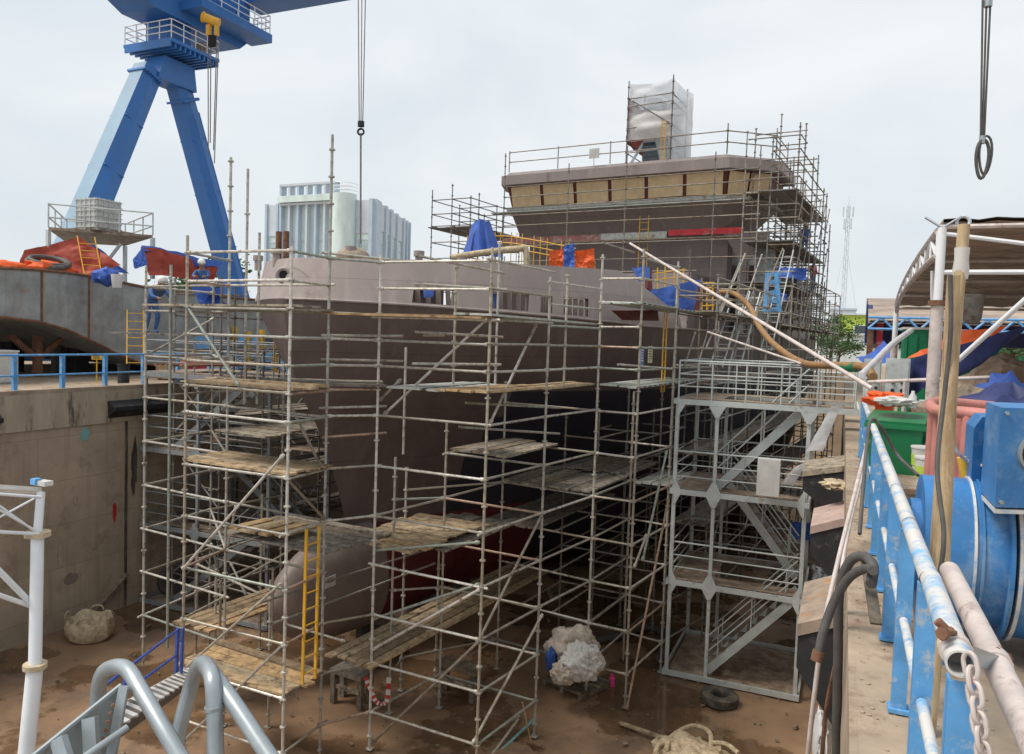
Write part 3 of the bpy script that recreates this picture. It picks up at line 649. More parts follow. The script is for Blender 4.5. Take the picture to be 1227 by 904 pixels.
# -- tall dense scaffold on the near side of the bridge
S=Scaf('tall dense scaffold with dark decks climbing the near side of the bridge',(*SH(26,7.3,0)[:2],2.0),mat=m_tubem)
s3=[20.2,21.7,23.2,24.7,26.2,27.7,29.2]
tops=[10.9,11.6,10.2,10.7,9.9,9.6,8.6]
for i,s_ in enumerate(s3):
    for t_ in (5.5,6.55,7.6): 
        if s_<23 and t_<6 and 0: continue
        S.post(*SH(s_,t_ if s_<22 else t_+.2,0)[:2],2.6,tops[i]+R.uniform(-.5,.4)+(0 if t_>6 else -.4),disc=.5,lean=R.uniform(-.01,.01))
for i,s_ in enumerate(s3):
    z_=3.3
    while z_<tops[i]-.1:
        for a,b in ((5.6,6.6),(6.6,7.7)):
            if R.random()<.8: S.led(SH(s_,a,z_),SH(s_,b,z_))
        if i<len(s3)-1 and z_<tops[i+1]:
            for t_ in (6.65,7.7):
                if R.random()<.85: S.led(SH(s_,t_,z_),SH(s3[i+1],t_,z_))
        z_+=.55
    if i<len(s3)-1:
        for z_ in (3,5,7): 
            if R.random()<.8: S.led(SH(s_,7.75,z_),SH(s3[i+1],7.75,z_+1.9),kind='brace')
S.done()
for i,z_ in enumerate((8.25,6.2,4.5,2.75)):
    for j,(a,b) in enumerate(((20.2,23.2),(23.2,26.2),(26.2,29.2))):
        deck('%s dark boards at the %s level of the tall bridge-side scaffold'%(('forward','middle','after')[j],('top','third','second','lowest')[i]),[tuple(SH(s_,t_,0)[:2]) for s_,t_ in ((a,5.6),(b,5.6),(b,7.6),(a,7.6))],z_,4,m_tubed,th=.05,group='dark decks beside the bridge',name='board_deck')
# -- left side of the bridge
S=Scaf('thin open scaffold rising at the far left side of the bridge',(*SH(21,-9,0)[:2],2.5),mat=m_tubed)
pl=[(540,206),(565,210),(588,225),(606,215)]
for s_ in (19.0,21.5,24.):
    for t_ in (-9.6,-8.4,-7.3):
        S.post(*SH(s_,t_,0)[:2],2.5,9.2+R.uniform(-.5,.6)-(s_-19)*.12,disc=.5)
for z_ in (3.3,4.1,4.9,5.7,6.5,7.3,7.9,8.6):
    for s_ in (19.,21.5,24.): S.led(SH(s_,-9.6,z_),SH(s_,-7.3,z_))
    for t_ in (-9.6,-8.4,-7.3): S.led(SH(19,t_,z_),SH(24,t_,z_))
S.done()
deck('dark boards on the open scaffold at the far left side of the bridge',[tuple(SH(s_,t_,0)[:2]) for s_,t_ in ((19,-9.7),(24,-9.7),(24,-7.2),(19,-7.2))],7.2,5,m_tubed,group='dark decks beside the bridge',name='board_deck')
deck('lower dark boards on the open scaffold at the far left side of the bridge',[tuple(SH(s_,t_,0)[:2]) for s_,t_ in ((19,-9.7),(24,-9.7),(24,-7.2),(19,-7.2))],5.0,5,m_tubed,group='dark decks beside the bridge',name='board_deck')
# -- port side scaffold seen past the stem
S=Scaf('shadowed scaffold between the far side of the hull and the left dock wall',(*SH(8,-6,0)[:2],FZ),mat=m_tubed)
g=[(s_,t_) for s_ in (2.0,4.2,6.4,8.6,10.8,13,15.2) for t_ in (-2.9,-4.6,-6.6)]
ok=lambda s_,t_: abs(t_)>hb(s_,-3)+.25
okz=lambda s_,t_: next((z_ for z_ in [3.3,2.3,1.3,.3,-.7,-1.7] if abs(t_)>hb(s_,min(z_,2.6))+.2),-2.5)
for s_,t_ in g:
    if ok(s_,t_): S.post(*SH(s_,t_,0)[:2],FZ,okz(s_,t_),disc=.5)
for s_ in (2.0,4.2,6.4,8.6,10.8,13,15.2):
    for z_ in (2.2,1.2,.2,-.75,-1.25,-1.75,-2.75,-3.75,-4.75,-5.5):
        for a,b in ((-2.9,-4.6),(-4.6,-6.6)):
            if ok(s_,a) and z_<okz(s_,a) and R.random()<.8: S.led(SH(s_,a,z_),SH(s_,b,z_))
        for a in (-2.9,-4.6,-6.6):
            if ok(s_,a) and ok(s_+2.2,a) and z_<okz(s_+2.2,a) and R.random()<.8: S.led(SH(s_,a,z_),SH(s_+2.2,a,z_))
for s_ in (2.0,6.4,10.8):
    for z_ in (-5.3,-3.3,-1.3): S.led(SH(s_,-6.6,z_),SH(s_+2.2,-6.6,z_+2),kind='brace'); S.led(SH(s_,-4.6,z_),SH(s_,-6.6,z_+1.7),kind='brace')
S.done()
# handrails and low posts round the bulb
S=Scaf('low guard rails and short posts around the bulbous bow',(*SH(0,0,0)[:2],FZ))
for s_,t_,z0,z1 in ((-1.1,-1.6,FZ,-3.3),(-1.1,-.95,FZ,-3.6),(-1.6,-.2,-4.7,-3.6),(-1.2,.95,-4.75,-3.2),(1.2,-2.0,FZ,-2.4),(-1.5,1.2,FZ,-3.35),(2.2,2.9,FZ,-3.)): S.post(*SH(s_,t_,0)[:2],z0,z1)
for a,b in (((-1.1,-1.6,-3.5),(1.2,-2.,-3.5)),((-1.1,-1.6,-4.2),(1.2,-2.,-4.2)),((-1.5,-.2,-3.8),(2.6,-1.3,-3.6)),((-1.9,1.2,-3.75),(4.5,1.9,-3.7)),((-1.5,1.2,-4.3),(3.8,1.7,-4.2)),((-1.2,1.3,-4.35),(-1.2,3.,-4.35)),((-1.1,-1.6,-3.6),(-1.5,.9,-3.7))): S.led(SH(*a),SH(*b),kind='guard_rail')
for a,b in (((-1.2,-1.,-3.0),(-.6,-1.3,-4.3)),((-1.0,-.6,-3.4),(-.9,-.2,-4.1)),((-.6,-.9,-2.2),(-.4,-1.4,-3.3))): S.led(SH(*a),SH(*b),kind='brace')
S.done()
# ================================================================== PLANK DECKS
pA,pB,pN1,pN2=[Vector((*PT[k],0)) for k in ('A','B','N1','N2')]
bay=[(pN1.x,pN1.y),(pA.x,pA.y),(pB.x,pB.y),(pN2.x,pN2.y)]
deck('fresh orange-brown plank deck at the foot of the yellow ladder, lowest in the front bay',bay,-4.69,5,m_wood)
deck('sunlit plank deck halfway up the front bay, before the stem',bay,-.67,5,m_wood)
deck('plank deck seen edge-on just below quay height in the front bay',bay,.84,5,m_wood)
deck('topmost long boards of the front bay, level with the knuckle of the bow',[(-13.3,11.6),bay[1],bay[2],(-13.3,12.7)],2.3,4,m_woodg)
deck('grey plank deck behind the front bay, just above the bulbous bow',sq(-1.85,.2,.1,2.9),-2.45,7,m_woodg)
deck('short loose planks stacked on the grey deck above the bulbous bow',sq(-1.75,-.9,.35,1.8,'s'),-2.3,5,m_wood,gap=.04)
deck('worn ply and planks beside the near side of the stem above the bulb',sq(-.6,2.3,2.35,4.1),-2.5,9,m_wood)
deck('boards running aft along the near side of the bulbous bow',sq(-1.2,6.5,2.55,3.75,'s'),-4.72,5,m_wood)
deck('boards left of the bulbous bow, with a blue rag on them',sq(-1.75,2.4,-1.35,-.2,'s'),-4.66,5,m_wood)
deck('small deck of grey boards against the near shoulder of the bow, third from the top',sq(1.2,3.5,3.75,5.3,'s'),-.66,5,m_woodg)
deck('wide brown plank deck hung between the middle posts of the near side',sq(3.5,6.0,3.85,6.25,'s'),-1.66,9,m_woodg)
deck('brown plank deck continuing aft from the wide one of the near side',sq(6.0,8.4,4.2,6.25,'s'),-1.6,8,m_woodg)
deck('lower shadowed plank deck below the wide brown one',sq(3.4,8.4,3.4,4.9,'s'),-2.7,6,m_woodg)
deck('shadowed boards beside the red forefoot of the bow',sq(.6,3.4,2.4,4.3,'s'),-2.68,6,m_woodg)
deck('steel planks at quay height on the near side, left of the blue-taped brace',sq(-1.,1.2,3.7,5.,'s'),.83,4,m_splank,slots=True)
deck('long timber boards at quay height leading round the bow shoulder',sq(-1.,1.3,4.95,6.05,'s'),.86,4,m_wood)
deck('timber boards at quay height between the second and third near posts',sq(1.2,3.5,5.5,6.2,'s'),.85,3,m_wood)
deck('slotted steel planks at quay height next to the notices on the hull',sq(3.5,8.2,6.35,7.3,'s'),.85,4,m_splank,slots=True)
deck('timber walkway along the front of the bow between stem and near shoulder',[(-8.9,12.0),(-8.35,12.85),(-8.9,13.6),(-11.2,12.7)],.86,4,m_woodg)
deck('greenish boards under the bulwark openings',sq(-1.,3.5,5.3,6.15,'s'),2.28,3,m_splank)
deck('sloping timber boards below the knuckle of the near bow',[(-8.95,11.9),(-5.95,12.65),(-5.9,13.2),(-8.9,12.9)],2.22,3,m_wood)
deck('slotted steel planks beside the after end of the bulwark',sq(3.5,8.2,6.35,7.35,'s'),2.72,4,m_splank,slots=True)
deck('teal-grey steel planks half hidden by the stair tower',sq(5.9,8.3,6.4,7.35,'s'),-1.75,4,m_splank,slots=True)
for i,z_ in enumerate((2.75,.8,-1.2,-3.2)):
    for j,(a,b) in enumerate(((8.2,17.3),(17.3,26.5),(26.5,35.7))):
        deck('walkway boards of the long near-side scaffold, %s stretch, %s level'%(('forward','middle','after')[j],('top','second','third','bottom')[i]),sq(a,b,6.7,7.7,'s'),z_,3,m_woodg,group='walkway boards of the long side scaffold')
for i,(z_,s0) in enumerate(((-.72,2.0),(-2.72,3.5),(-4.2,4.5))):
    deck('shadowed boards on the far side of the bow, %s level'%(('upper','middle','lower')[i]),sq(s0,s0+6,-6.5,-4.7,'s'),z_,7,m_woodg,group='boards of the far-side scaffold')
deck('long boards leading past the far side of the stem',sq(.2,3.2,-2.6,-.9),-.7,7,m_woodg)
deck('reed-like slatted boards beside the far shoulder of the bow',sq(-.3,2.6,-4.2,-2.9,'s'),.9,9,m_rust,gap=.03)
# long loose things
ladder('yellow steel ladder tied upright to the scaffold in front of the bulbous bow',AT(370,817,14.35),AT(375,632,14.35),.33,m_yel,side=SA,rung=.3)
ladder('thin yellow ladder leaning on the near hull side right of the notices',AT(794,470,19.5),AT(798,372,20),.24,m_yel,side=SA,k_=.55,rr=.007)
ladder('yellow ladder standing against the front of the deckhouse',SH(20.7,1.0,DZ),SH(20.7,1.0,7.6),.42,m_yel,side=SR)
ladder('short yellow ladder standing right of the taller one at the deckhouse',SH(20.6,2.7,3.2),SH(20.6,2.7,5.),.42,m_yel,side=SR)
ladder('aluminium ladder leaning steeply over the main deck edge, furthest left',AT(858,440,22),AT(880,370,24),.35,m_grey,side=SR,name='ladder')
ladder('aluminium ladder leaning against the bridge-side scaffold, furthest right',AT(918,420,27),AT(945,300,30),.35,m_grey,side=SR)
ladder('aluminium ladder leaning between two others below the brown hose',AT(880,440,24),AT(905,350,26),.35,m_grey,side=SR)
mb=MB(); mb.tube(AT(755,292,18.3),AT(1045,466,9.5),.028,10); solo(mb,'pole',m_pipe,'long pale pole slanting from the scaffold top down to the quay railing','pole')
mb=MB(); mb.tube(AT(848,398,20),AT(960,436,16.5),.026,8); solo(mb,'pole',m_pipe,'short pale pole slanting behind the stair tower handrail','pole')
mb=MB(); mb.tube(AT(722,291,18),AT(760,303,19),.026,8); solo(mb,'pole',m_tube,'short dull pole clamped in front of the deckhouse beside the long pole','pole')
m_greyk=M('shade_darkened_grey_steel',(.27,.29,.3),.6,0,.2,3,rust=(.16,.12,.09),ramt=.2)  # darker copy of the light grey: shadow at the left wall in the colour
# ================================================================== STEEL STAIR TOWERS
def stair_tower(label,x0,x1,y0,y1,xm,flights,group='steel stair towers in the dock',mat=None,levels=(.5,-1.75,-4.04),xr=None,sgn=1,zb=FZ):
    mat=mat or m_grey
    T=thing('stair_tower',label,'stair tower',((x0+x1)/2,(y0+y1)/2,zb),group); pw=.09
    xe=xr if xr is not None else x1
    for x in (x0,x1):
        for y in (y0,y1): MB().bar((x,y,zb),(x,y,levels[0]-.02),pw,pw).build('column',mat,T,smooth=False)
    for y in (y0,): MB().bar((xm,y,zb),(xm,y,levels[0]-.02),.08,.08).build('column',mat,T,smooth=False)
    MB().bar((x0+.8,y1,zb),(x0+.8,y1,levels[0]-.02),.08,.08).build('column',mat,T,smooth=False)
    for li,z in enumerate(tuple(levels)+(zb+.14,)):
        xx=xe if li==0 else x1
        for y in (y0-.075,y1+.075): MB().bar((x0-.07,y,z-.06),(xx+.07,y,z-.06),.05,.13).build('beam',mat,T,smooth=False)
        for x in (x0-.075,xx+.075): MB().bar((x,y0-.1,z-.061),(x,y1+.1,z-.061),.05,.13).build('beam',mat,T,smooth=False)
        hole=(x0+1.1,x1-.2)
        f0=MB(); f0.box(((x0+x0+1.0)/2,(y0+y1)/2,z+.012),(1.0,y1-y0,.02)); f0.box(((x0+xx)/2,y0+.3,z+.0125),(xx-x0,.55,.018)); f0.box(((x0+xx)/2,y1-.4,z+.0125),(xx-x0,.7,.018))
        if li==3: f0=MB(); f0.box(((x0+x1)/2,(y0+y1)/2,z-.1),(x1-x0,y1-y0,.06))
        f0.build('floor_plate',m_greyd,T,smooth=False)
        if li<3:
            for x,o in ((x0,(0,1)),(xm,(-1,1)),(x1,(-1,0) if li else (-1,1))):
                y=y0-.105; g=.2; zt=z-.14 if li==0 else z+.2
                pts=[]
                mb=MB()
                L_=-g if o[0]<0 else 0; R_=g if o[1]>0 else 0
                if li==0: pts=[(x+L_-(.0),y,z-.13),(x+R_,y,z-.13),(x+min(R_,.05)+.0,y,z-.4),(x+max(L_,-.05),y,z-.4)]
                else: pts=[(x+max(L_,-.05),y,z-.36),(x+min(R_,.05),y,z-.36),(x+R_,y,z-.06),(x+min(R_,.05),y,z+.24),(x+max(L_,-.05),y,z+.24),(x+L_,y,z-.06)]
                mb.prism(pts,(0,.008,0)); mb.build('gusset_plate',mat,T,smooth=False)
    # handrails
    for li,z in enumerate(levels):
        xx=xe if li==0 else x1
        for y in ((y0,y1)):
            for h in (.32,.62,.95): MB().tube((x0,y,z+h),(xx,y,z+h),.022 if h>.9 else .016,8).build('handrail',mat,T)
            n=5 if li==0 else 2
            for i in range(n+1):
                x=x0+(xx-x0)*i/n
                if li==0: MB().tube((x,y,z),(x,y,z+.95),.02,8).build('baluster',mat,T)
        for h in (.32,.62,.95): MB().tube((x0,y0,z+h),(x0,y1,z+h),.018,8).build('handrail',mat,T)
    if xr is not None:
        for x in (x0+.35,x0+1.3,x0+1.9,x0+2.8): 
            for h in (.0,): MB().tube((x,y0+.6,levels[0]),(x,y0+.6,levels[0]+.88),.018,8).build('baluster',mat,T)
        for h in (.5,.88): MB().tube((x0+.35,y0+.6,levels[0]+h),(x0+2.8,y0+.6,levels[0]+h),.016,8).build('handrail',mat,T)
    for k,(xa,za,xb,zb_,y) in enumerate(flights):         # flight from low (xa,za) to high (xb,zb_) at depth y
        fl=MB(); w_=.75
        for yy in (y-w_/2,y+w_/2): fl.bar((xa,yy,za),(xb,yy,zb_),.03,.2)
        fl_=fl.build('stair_flight',mat,T,smooth=False)
        n=9
        for i in range(n):
            u=(i+.5)/n; MB().box((xa+(xb-xa)*u,y,za+(zb_-za)*u+.02),(.24,w_-.04,.03)).build('tread',m_greyd,fl_,smooth=False)
        for yy in (y-w_/2,y+w_/2):
            for h in (.5,.9): MB().tube((xa,yy,za+h),(xb,yy,zb_+h),.018,8).build('stair_rail',mat,fl_)
            for u in (.12,.5,.88): c=Vector((xa+(xb-xa)*u,yy,za+(zb_-za)*u)); MB().tube(c,c+Vector((0,0,.9)),.016,8).build('stair_rail',mat,fl_)
    return T
X0,X1,Y0,Y1=-3.72,-.66,19.15,22.0
stair_tower('light grey steel stair tower with three landings, reaching the right-hand quay',X0,X1,Y0,Y1,-2.75,
  [(-2.75,-6.3,-.75,-4.1,Y0+.55),(-.85,-4.0,-2.6,-1.8,Y1-.9),(-2.75,-1.7,-.75,.45,Y0+.75)],xr=.3)
stair_tower('light grey steel stair tower in shadow against the left dock wall',-19.1,-14.4,16.7,19.4,-17.0,
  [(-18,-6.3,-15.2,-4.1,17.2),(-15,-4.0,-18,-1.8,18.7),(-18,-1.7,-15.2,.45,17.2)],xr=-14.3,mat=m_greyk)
c=AT(921,572,17.9); mb=MB(); mb.box(c,(.5,.25,.85)); solo(mb,'notice_board',m_sheet,'pale rectangular board standing on the middle landing of the right stair tower','board',smooth=False)
# rolled white canvas chutes through the right tower
for q_,lab in (((AT(995,489,15.7),AT(1006,488,15.5),AT(986,541,17.1),AT(966,541,17.1)),'upper strip of white canvas chute slanting through the top of the right stair tower'),((AT(955,557,17.9),AT(966,556,17.9),AT(950,582,18.6),AT(936,581,18.6)),'short lower end of the white canvas chute above the pale board')):
    solo(cloth(q_,nu=12,nv=24,amp=.035,sag=-.05,seed=2,fq=3),'canvas_chute',m_foam,lab,'canvas')
# ================================================================== DOCK FENDERS
def fender(p,lx,ly,h,label,top=m_rust,sgn=-1):
    # wedge shaped rubber fender block bolted to the wall; p= wall point at its top middle
    T=thing('fender',label,'fender',p,'rubber fenders on the dock walls'); x,y,z=p
    mb=MB(); mb.prism([(x,y-ly/2,z-.12),(x+sgn*lx,y-ly/2,z-.3),(x+sgn*lx,y-ly/2,z-h*.5),(x,y-ly/2,z-h)],(0,ly,0)); mb.build('rubber_block',m_rub,T,smooth=False)
    mb=MB(); mb.prism([(x,y-ly/2-.02,z),(x+sgn*lx*1.02,y-ly/2-.02,z-.18),(x+sgn*lx*1.02,y-ly/2-.02,z-.29),(x,y-ly/2-.02,z-.11)],(0,ly+.04,0)); mb.build('top_plate',top,T,smooth=False)
    return T
m_ftop=M('mud_covered_fender_top',(.3,.235,.18),.9,0,.25,5,rust=(.4,.18,.05),ramt=.15,bump=.02)
m_fpk=M('dusty_pink_fender_top',(.42,.31,.27),.9,0,.15,5)
fender((.15,7.9,-.4),.4,1.3,1.15,'nearest wall fender on the right, its top caked with brown mud',m_ftop)
fender((.15,12.2,-.45),.45,1.3,1.1,'wall fender on the right with a dusty pink top, second from the camera',m_fpk)
fender((.15,16.4,-.3),.75,1.5,1.1,'wall fender on the right, half hidden by the stair tower',m_woodg)
fender((XL,16.6,-.3),.35,2.1,.55,'long black fender high on the left dock wall',m_rub,1)
fender((XL,11.9,-.35),.35,.9,.5,'short black fender cut by the left edge of the picture',m_rub,1)
# ================================================================== LEFT QUAY
def railing(label,x,ys,h,mat,group,pw=.1,rr=.03,wide=(.035,.1),top=None):
    T=thing('railing',label,'railing',(x,ys[0],0),group)
    for y in ys: MB().box((x,y,h/2),(wide[0],wide[1],h)).build('post',mat,T,smooth=False)
    for a,b in zip(ys,ys[1:]):
        MB().tube((x,a,h),(x,b,h),rr,10).build('top_rail',top or mat,T); MB().tube((x,a+.02,h*.47),(x,b-.02,h*.47),rr*.8,10).build('mid_rail',top or mat,T)
    return T
railing('bright blue railing along the edge of the far left quay',XL-.25,[10.4+1.32*i for i in range(24)],1.0,m_blue,'blue railings',wide=(.1,.1))
# unfinished grey vessel
mb=MB(); GX=-24.; yb=[4,8,12,15.6,16.8,17.8,18.8,19.8,20.8,22,46]; zb=[2.0,1.98,1.96,1.95,1.85,1.6,1.2,.75,.4,.3,.3]; zt=[3.5,3.5,3.5,3.5,3.55,3.55,3.5,3.4,3.3,3.2,3.0]
barge=thing('unfinished_vessel','bare grey steel vessel with rusty weld seams propped up on the left quay','vessel',(GX-5,25,0))
poly=[(GX,y,z) for y,z in zip(yb,zt)]+[(GX,y,z) for y,z in reversed(list(zip(yb,zb)))]
mb.prism(poly,(-9,0,0)); mb.build('hull',m_brs,barge,smooth=False)
for y in (16.9,18.6,24,29):
    z0=lerp_tab(y,list(zip(yb,zb))); z1=lerp_tab(y,list(zip(yb,zt))); MB().box((GX+.012,y,(z0+z1)/2),(.02,.07,z1-z0-.03)).build('weld_seam',m_rust,barge,smooth=False)
mb=MB(); mb.path([(GX+.02,y,z+.03) for y,z in zip(yb,zb)],.05,6); mb.build('rusty_edge',m_rust,barge)
mb=MB(); mb.path([(GX+.02,y,z) for y,z in zip(yb,zt)],.05,6); mb.build('rusty_edge',m_rust,barge)
T=thing('prop','rusty Y-shaped prop holding up the raised bow of the grey vessel','prop',(GX-1.2,17.6,0))
MB().bar((GX-1.2,17.6,0),(GX-1.2,17.6,1.4),.22,.22).build('column',m_rust,T,smooth=False)
for d in (-1,1): MB().bar((GX-1.2,17.6,.6),(GX-1.2,17.6+d*.95,1.4),.16,.16).build('strut',m_rust,T,smooth=False)
for i,(px,lab) in enumerate(((35,'left'),(60,'second'),(120,'third'),(140,'rightmost'))):
    c=AT(px,455,27.5); mb=MB(); mb.box((c.x-2,c.y,.55),(.5,.5,1.1)); mb.tube((c.x-2,c.y,1.1),(c.x-2,c.y,1.8),.1,8); solo(mb,'dock_block',m_dark if i%2 else m_concd,'dark support block under the raised grey vessel, %s of the four'%lab,'block','support blocks under the grey vessel',smooth=False)
# tarps on it
o=solo(cloth([AT(25,324,27),AT(96,285,27.5),AT(145,318,27.5),AT(100,332,27)],amp=.12,sag=.05,seed=1),'tarpaulin',m_tarpr,'large red-brown tarpaulin tented over the bow of the grey vessel','tarp','tarpaulins',smooth=True)
o=solo(cloth([AT(22,325,28),AT(30,300,28),AT(97,284,29),AT(96,330,28)],amp=.1,seed=2),'tarpaulin',m_tarpr,'rear half of the red-brown tarpaulin shelter, behind the yellow ladder','tarp','tarpaulins')
o=solo(cloth([AT(110,292,28),AT(118,298,28),AT(155,328,28),AT(128,326,28)],amp=.1,seed=3),'tarpaulin',m_tarpb,'crumpled blue tarpaulin edge sliding down right of the red-brown shelter','tarp','tarpaulins')
o=solo(cloth([AT(172,294,29),AT(262,320,32),AT(255,336,32),AT(180,330,29)],amp=.12,sag=.25,seed=4),'tarpaulin',m_tarpr,'long red-brown tarpaulin sagging between poles left of the crane leg foot','tarp','tarpaulins')
o=solo(cloth([AT(170,293,29.2),AT(268,314,32.2),AT(262,320,32),AT(172,298,29)],amp=.05,sag=.3,seed=4),'tarpaulin',m_tarpb,'blue border strip along the top of the long sagging tarpaulin','tarp','tarpaulins')
o=solo(cloth([AT(172,296,28.8),AT(177,318,28.8),AT(160,322,28.8),AT(158,310,28.8)],amp=.1,sag=.1,seed=5),'tarpaulin',m_tarpb,'small blue tarpaulin corner hanging at the peak of the long tarpaulin','tarp','tarpaulins')
o=solo(cloth([AT(235,340,26),AT(268,345,27),AT(272,366,27),AT(240,366,26)],amp=.2,sag=.2,seed=6),'tarpaulin',m_tarpb,'blue tarpaulin heaped beside the crouching workers left of the bow','tarp','tarpaulins')
mb=MB(); mb.blob(AT(60,322,26.5),(.5,.9,.25),3,10,.35); solo(mb,'cloth_heap',m_tarpo,'orange cloth heaped under a dark hose coil on the grey vessel','cloth')
mb=MB(); mb.ring(AT(58,315,26.5),(.3,-.2,1),.62,.09); mb.ring(AT(58,313,26.5),(.3,-.1,1),.56,.08); solo(mb,'hose_coil',m_hoseg,'coiled dark hose lying on the orange cloth on the grey vessel','hose')
mb=MB(); mb.blob(AT(8,320,25),(.5,.7,.2),4,10,.3); solo(mb,'cloth_heap',m_tarpo,'small orange heap at the left picture edge on the grey vessel','cloth')
mb=MB(); mb.blob(AT(128,332,26),(.4,.5,.3),5,10,.4); solo(mb,'cloth_heap',m_tarpb,'blue bundle beside a white bucket on the grey vessel','cloth')
mb=MB(); mb.tube(AT(140,338,25.8)-Vector((0,0,.2)),AT(140,338,25.8)+Vector((0,0,.25)),.15,14,.19); solo(mb,'bucket',m_sheet,'white bucket standing on the edge of the grey vessel','bucket')
# work platform with white tank
T=thing('work_platform','grey steel work platform with handrails above the red-brown tarpaulin','platform',AT(120,300,30))
D=30; q=[AT(58,284,28.5),AT(183,292,30),AT(150,281,33.5),AT(80,279,33)]
zz=AT(120,283,D).z; pts=[(p.x,p.y,zz) for p in q]
MB().prism(pts,(0,0,.1)).build('floor',m_greyd,T,smooth=False)
for i,p in enumerate(pts):
    p=Vector(p); MB().bar(p+Vector((0,0,-1.6)),p+Vector((0,0,-.01)),.13,.13).build('leg',m_grey,T,smooth=False)
for i in range(4):
    a,b=Vector(pts[i]),Vector(pts[(i+1)%4])
    for h in (.45,.95): MB().tube(a+Vector((0,0,h)),b+Vector((0,0,h)),.03,6).build('handrail',m_grey,T)
    for k in range(3): c=a.lerp(b,k/3); MB().tube(c+Vector((0,0,.1)),c+Vector((0,0,.95)),.03,6).build('baluster',m_grey,T)
MB().bar(AT(125,318,30),AT(145,292,30),.1,.1).build('brace',m_grey,T,smooth=False)
c=AT(118,272,30); T=thing('water_tank','white caged water tank standing high on the grey work platform','tank',c)
MB().box(c+Vector((0,0,-.2)),(1.9,1.6,.1)).build('pallet',m_woodg,T,smooth=False)
tk=MB().box(c+Vector((0,0,.46)),(1.15,1.1,1.1)).build('container',m_sheet,T,smooth=False)
for k in range(6): MB().box(c+Vector((0,0,-.08+.21*k)),(1.22,1.17,.03)).build('cage_bar',m_grey,T,smooth=False)
for k in range(5):
    for sx in (-1,1): MB().box(c+Vector((sx*.603,-.45+.225*k,.46)),(.02,.03,1.14)).build('cage_bar',m_grey,T,smooth=False); MB().box(c+Vector((-.5+.25*k,sx*.578,.46)),(.03,.02,1.14)).build('cage_bar',m_grey,T,smooth=False)
ladder('yellow ladder leaning on the red-brown tarpaulin beneath the platform',AT(112,332,27),AT(103,284,27.5),.55,m_yel,side=(.6,.8,0))
ladder('yellow ladder standing on the left quay against the grey vessel',AT(162,462,24.6),AT(162,372,26),.5,m_yel,side=(.5,.85,0),rung=.33)
T=thing('sign','small yellow sign on a thin pole behind the left blue railing','sign',AT(116,462,24.5)); c=AT(116,428,24.5)
MB().tube((c.x,c.y,0),(c.x,c.y,c.z),.02,6).build('pole',m_yel,T); MB().box((c.x,c.y,c.z),(.3,.05,.17),rz=.6).build('board',m_yel,T,smooth=False)
for i in range(2): MB().box((c.x+.02,c.y-.035,c.z+.03-.06*i),(.2,.01,.02),rz=.6).build('printed_line',m_win,T,smooth=False)
c=AT(3,452,23); mb=MB(); mb.box((c.x,c.y,.5),(.6,.55,.9)); mb.box((c.x,c.y,.97),(.66,.6,.05)); mb.box((c.x,c.y,.03),(.5,.45,.06)); solo(mb,'cabinet',m_sheet,'white cabinet behind the left railing at the picture edge','cabinet',smooth=False)
mb=MB(); mb.tube(AT(15,468,23),AT(62,468,23),.06,8); solo(mb,'pipe',m_pipe,'white pipe lying on the left quay behind the railing','pipe')
mb=MB(); mb.tube(AT(148,466,24),AT(148,438,24),.17,12); mb.tube(AT(148,438,24),AT(148,436,24),.19,12); solo(mb,'drum',m_rub,'dark drum standing behind the left blue railing','drum')
# rack with yellow posts and blue boxes farther along the left quay
c=AT(305,455,33); T=thing('cylinder_rack','rack of yellow posts and blue boxes on the left quay behind the bow scaffold','rack',(c.x,c.y,0))
ax=Vector((.75,.66,0))
for k in range(8):
    p=Vector((c.x,c.y,0))+ax*(k-3.5)*.55; MB().bar(p+Vector((0,0,.0)),p+Vector((0,0,1.75+.1*(k%3))),.16,.16).build('yellow_post',m_yel,T,smooth=False)
    if k<7:
        for j in range(3): MB().box(p+ax*.27+Vector((0,.02,.35+.5*j)),(.3,.3,.38),rz=.7).build('blue_box',m_blue if (k+j)%3 else m_win,T,smooth=False)
for h in (.08,.62,1.15): MB().bar(Vector((c.x,c.y,h))-ax*2.2-Vector((.15,.1,0)),Vector((c.x,c.y,h))+ax*2.2-Vector((.15,.1,0)),.04,.05).build('cross_bar',m_white,T,smooth=False)
for i,(px,py,D,m,lab,d) in enumerate(((228,455,28,m_redp,'dark red crate low on the left quay behind the scaffold',(1.3,.7,.5)),(260,447,29,m_sheet,'white box on the left quay left of the yellow rack',(1.,.6,.8)),(205,448,27,m_timb,'tan box on the left quay beside the blue railing',(.9,.6,.4)),(246,418,30,m_blue,'small blue cabinet on legs on the left quay',(.7,.4,.5)))):
    c=AT(px,py,D); mb=MB(); mb.box((c.x,c.y,d[2]/2+.06+(.9 if i==3 else 0)),d,rz=.7); mb.box((c.x,c.y,d[2]+.08+(.9 if i==3 else 0)),(d[0]*1.04,d[1]*1.05,.04),rz=.7)
    for a in (-1,1): mb.box((c.x+a*.3,c.y+a*.25,.03 if i<3 else .47),(.1,.1,.06 if i<3 else .94))
    solo(mb,'crate' if i<3 else 'cabinet',m,lab,'crate' if i<3 else 'cabinet',smooth=False)
T=thing('stair','thin yellow stair on the left quay behind the scaffold posts','stair',AT(215,455,28))
for o in (0,.5): MB().bar(AT(195,455,28)+Vector((0,o,0)),AT(240,415,30)+Vector((0,o,0)),.05,.09).build('stringer',m_yel,T,smooth=False)
for i in range(7): p=AT(195,455,28).lerp(AT(240,415,30),(i+.5)/7); MB().box(p+Vector((0,.25,.0)),(.2,.5,.03)).build('tread',m_yel,T,smooth=False)
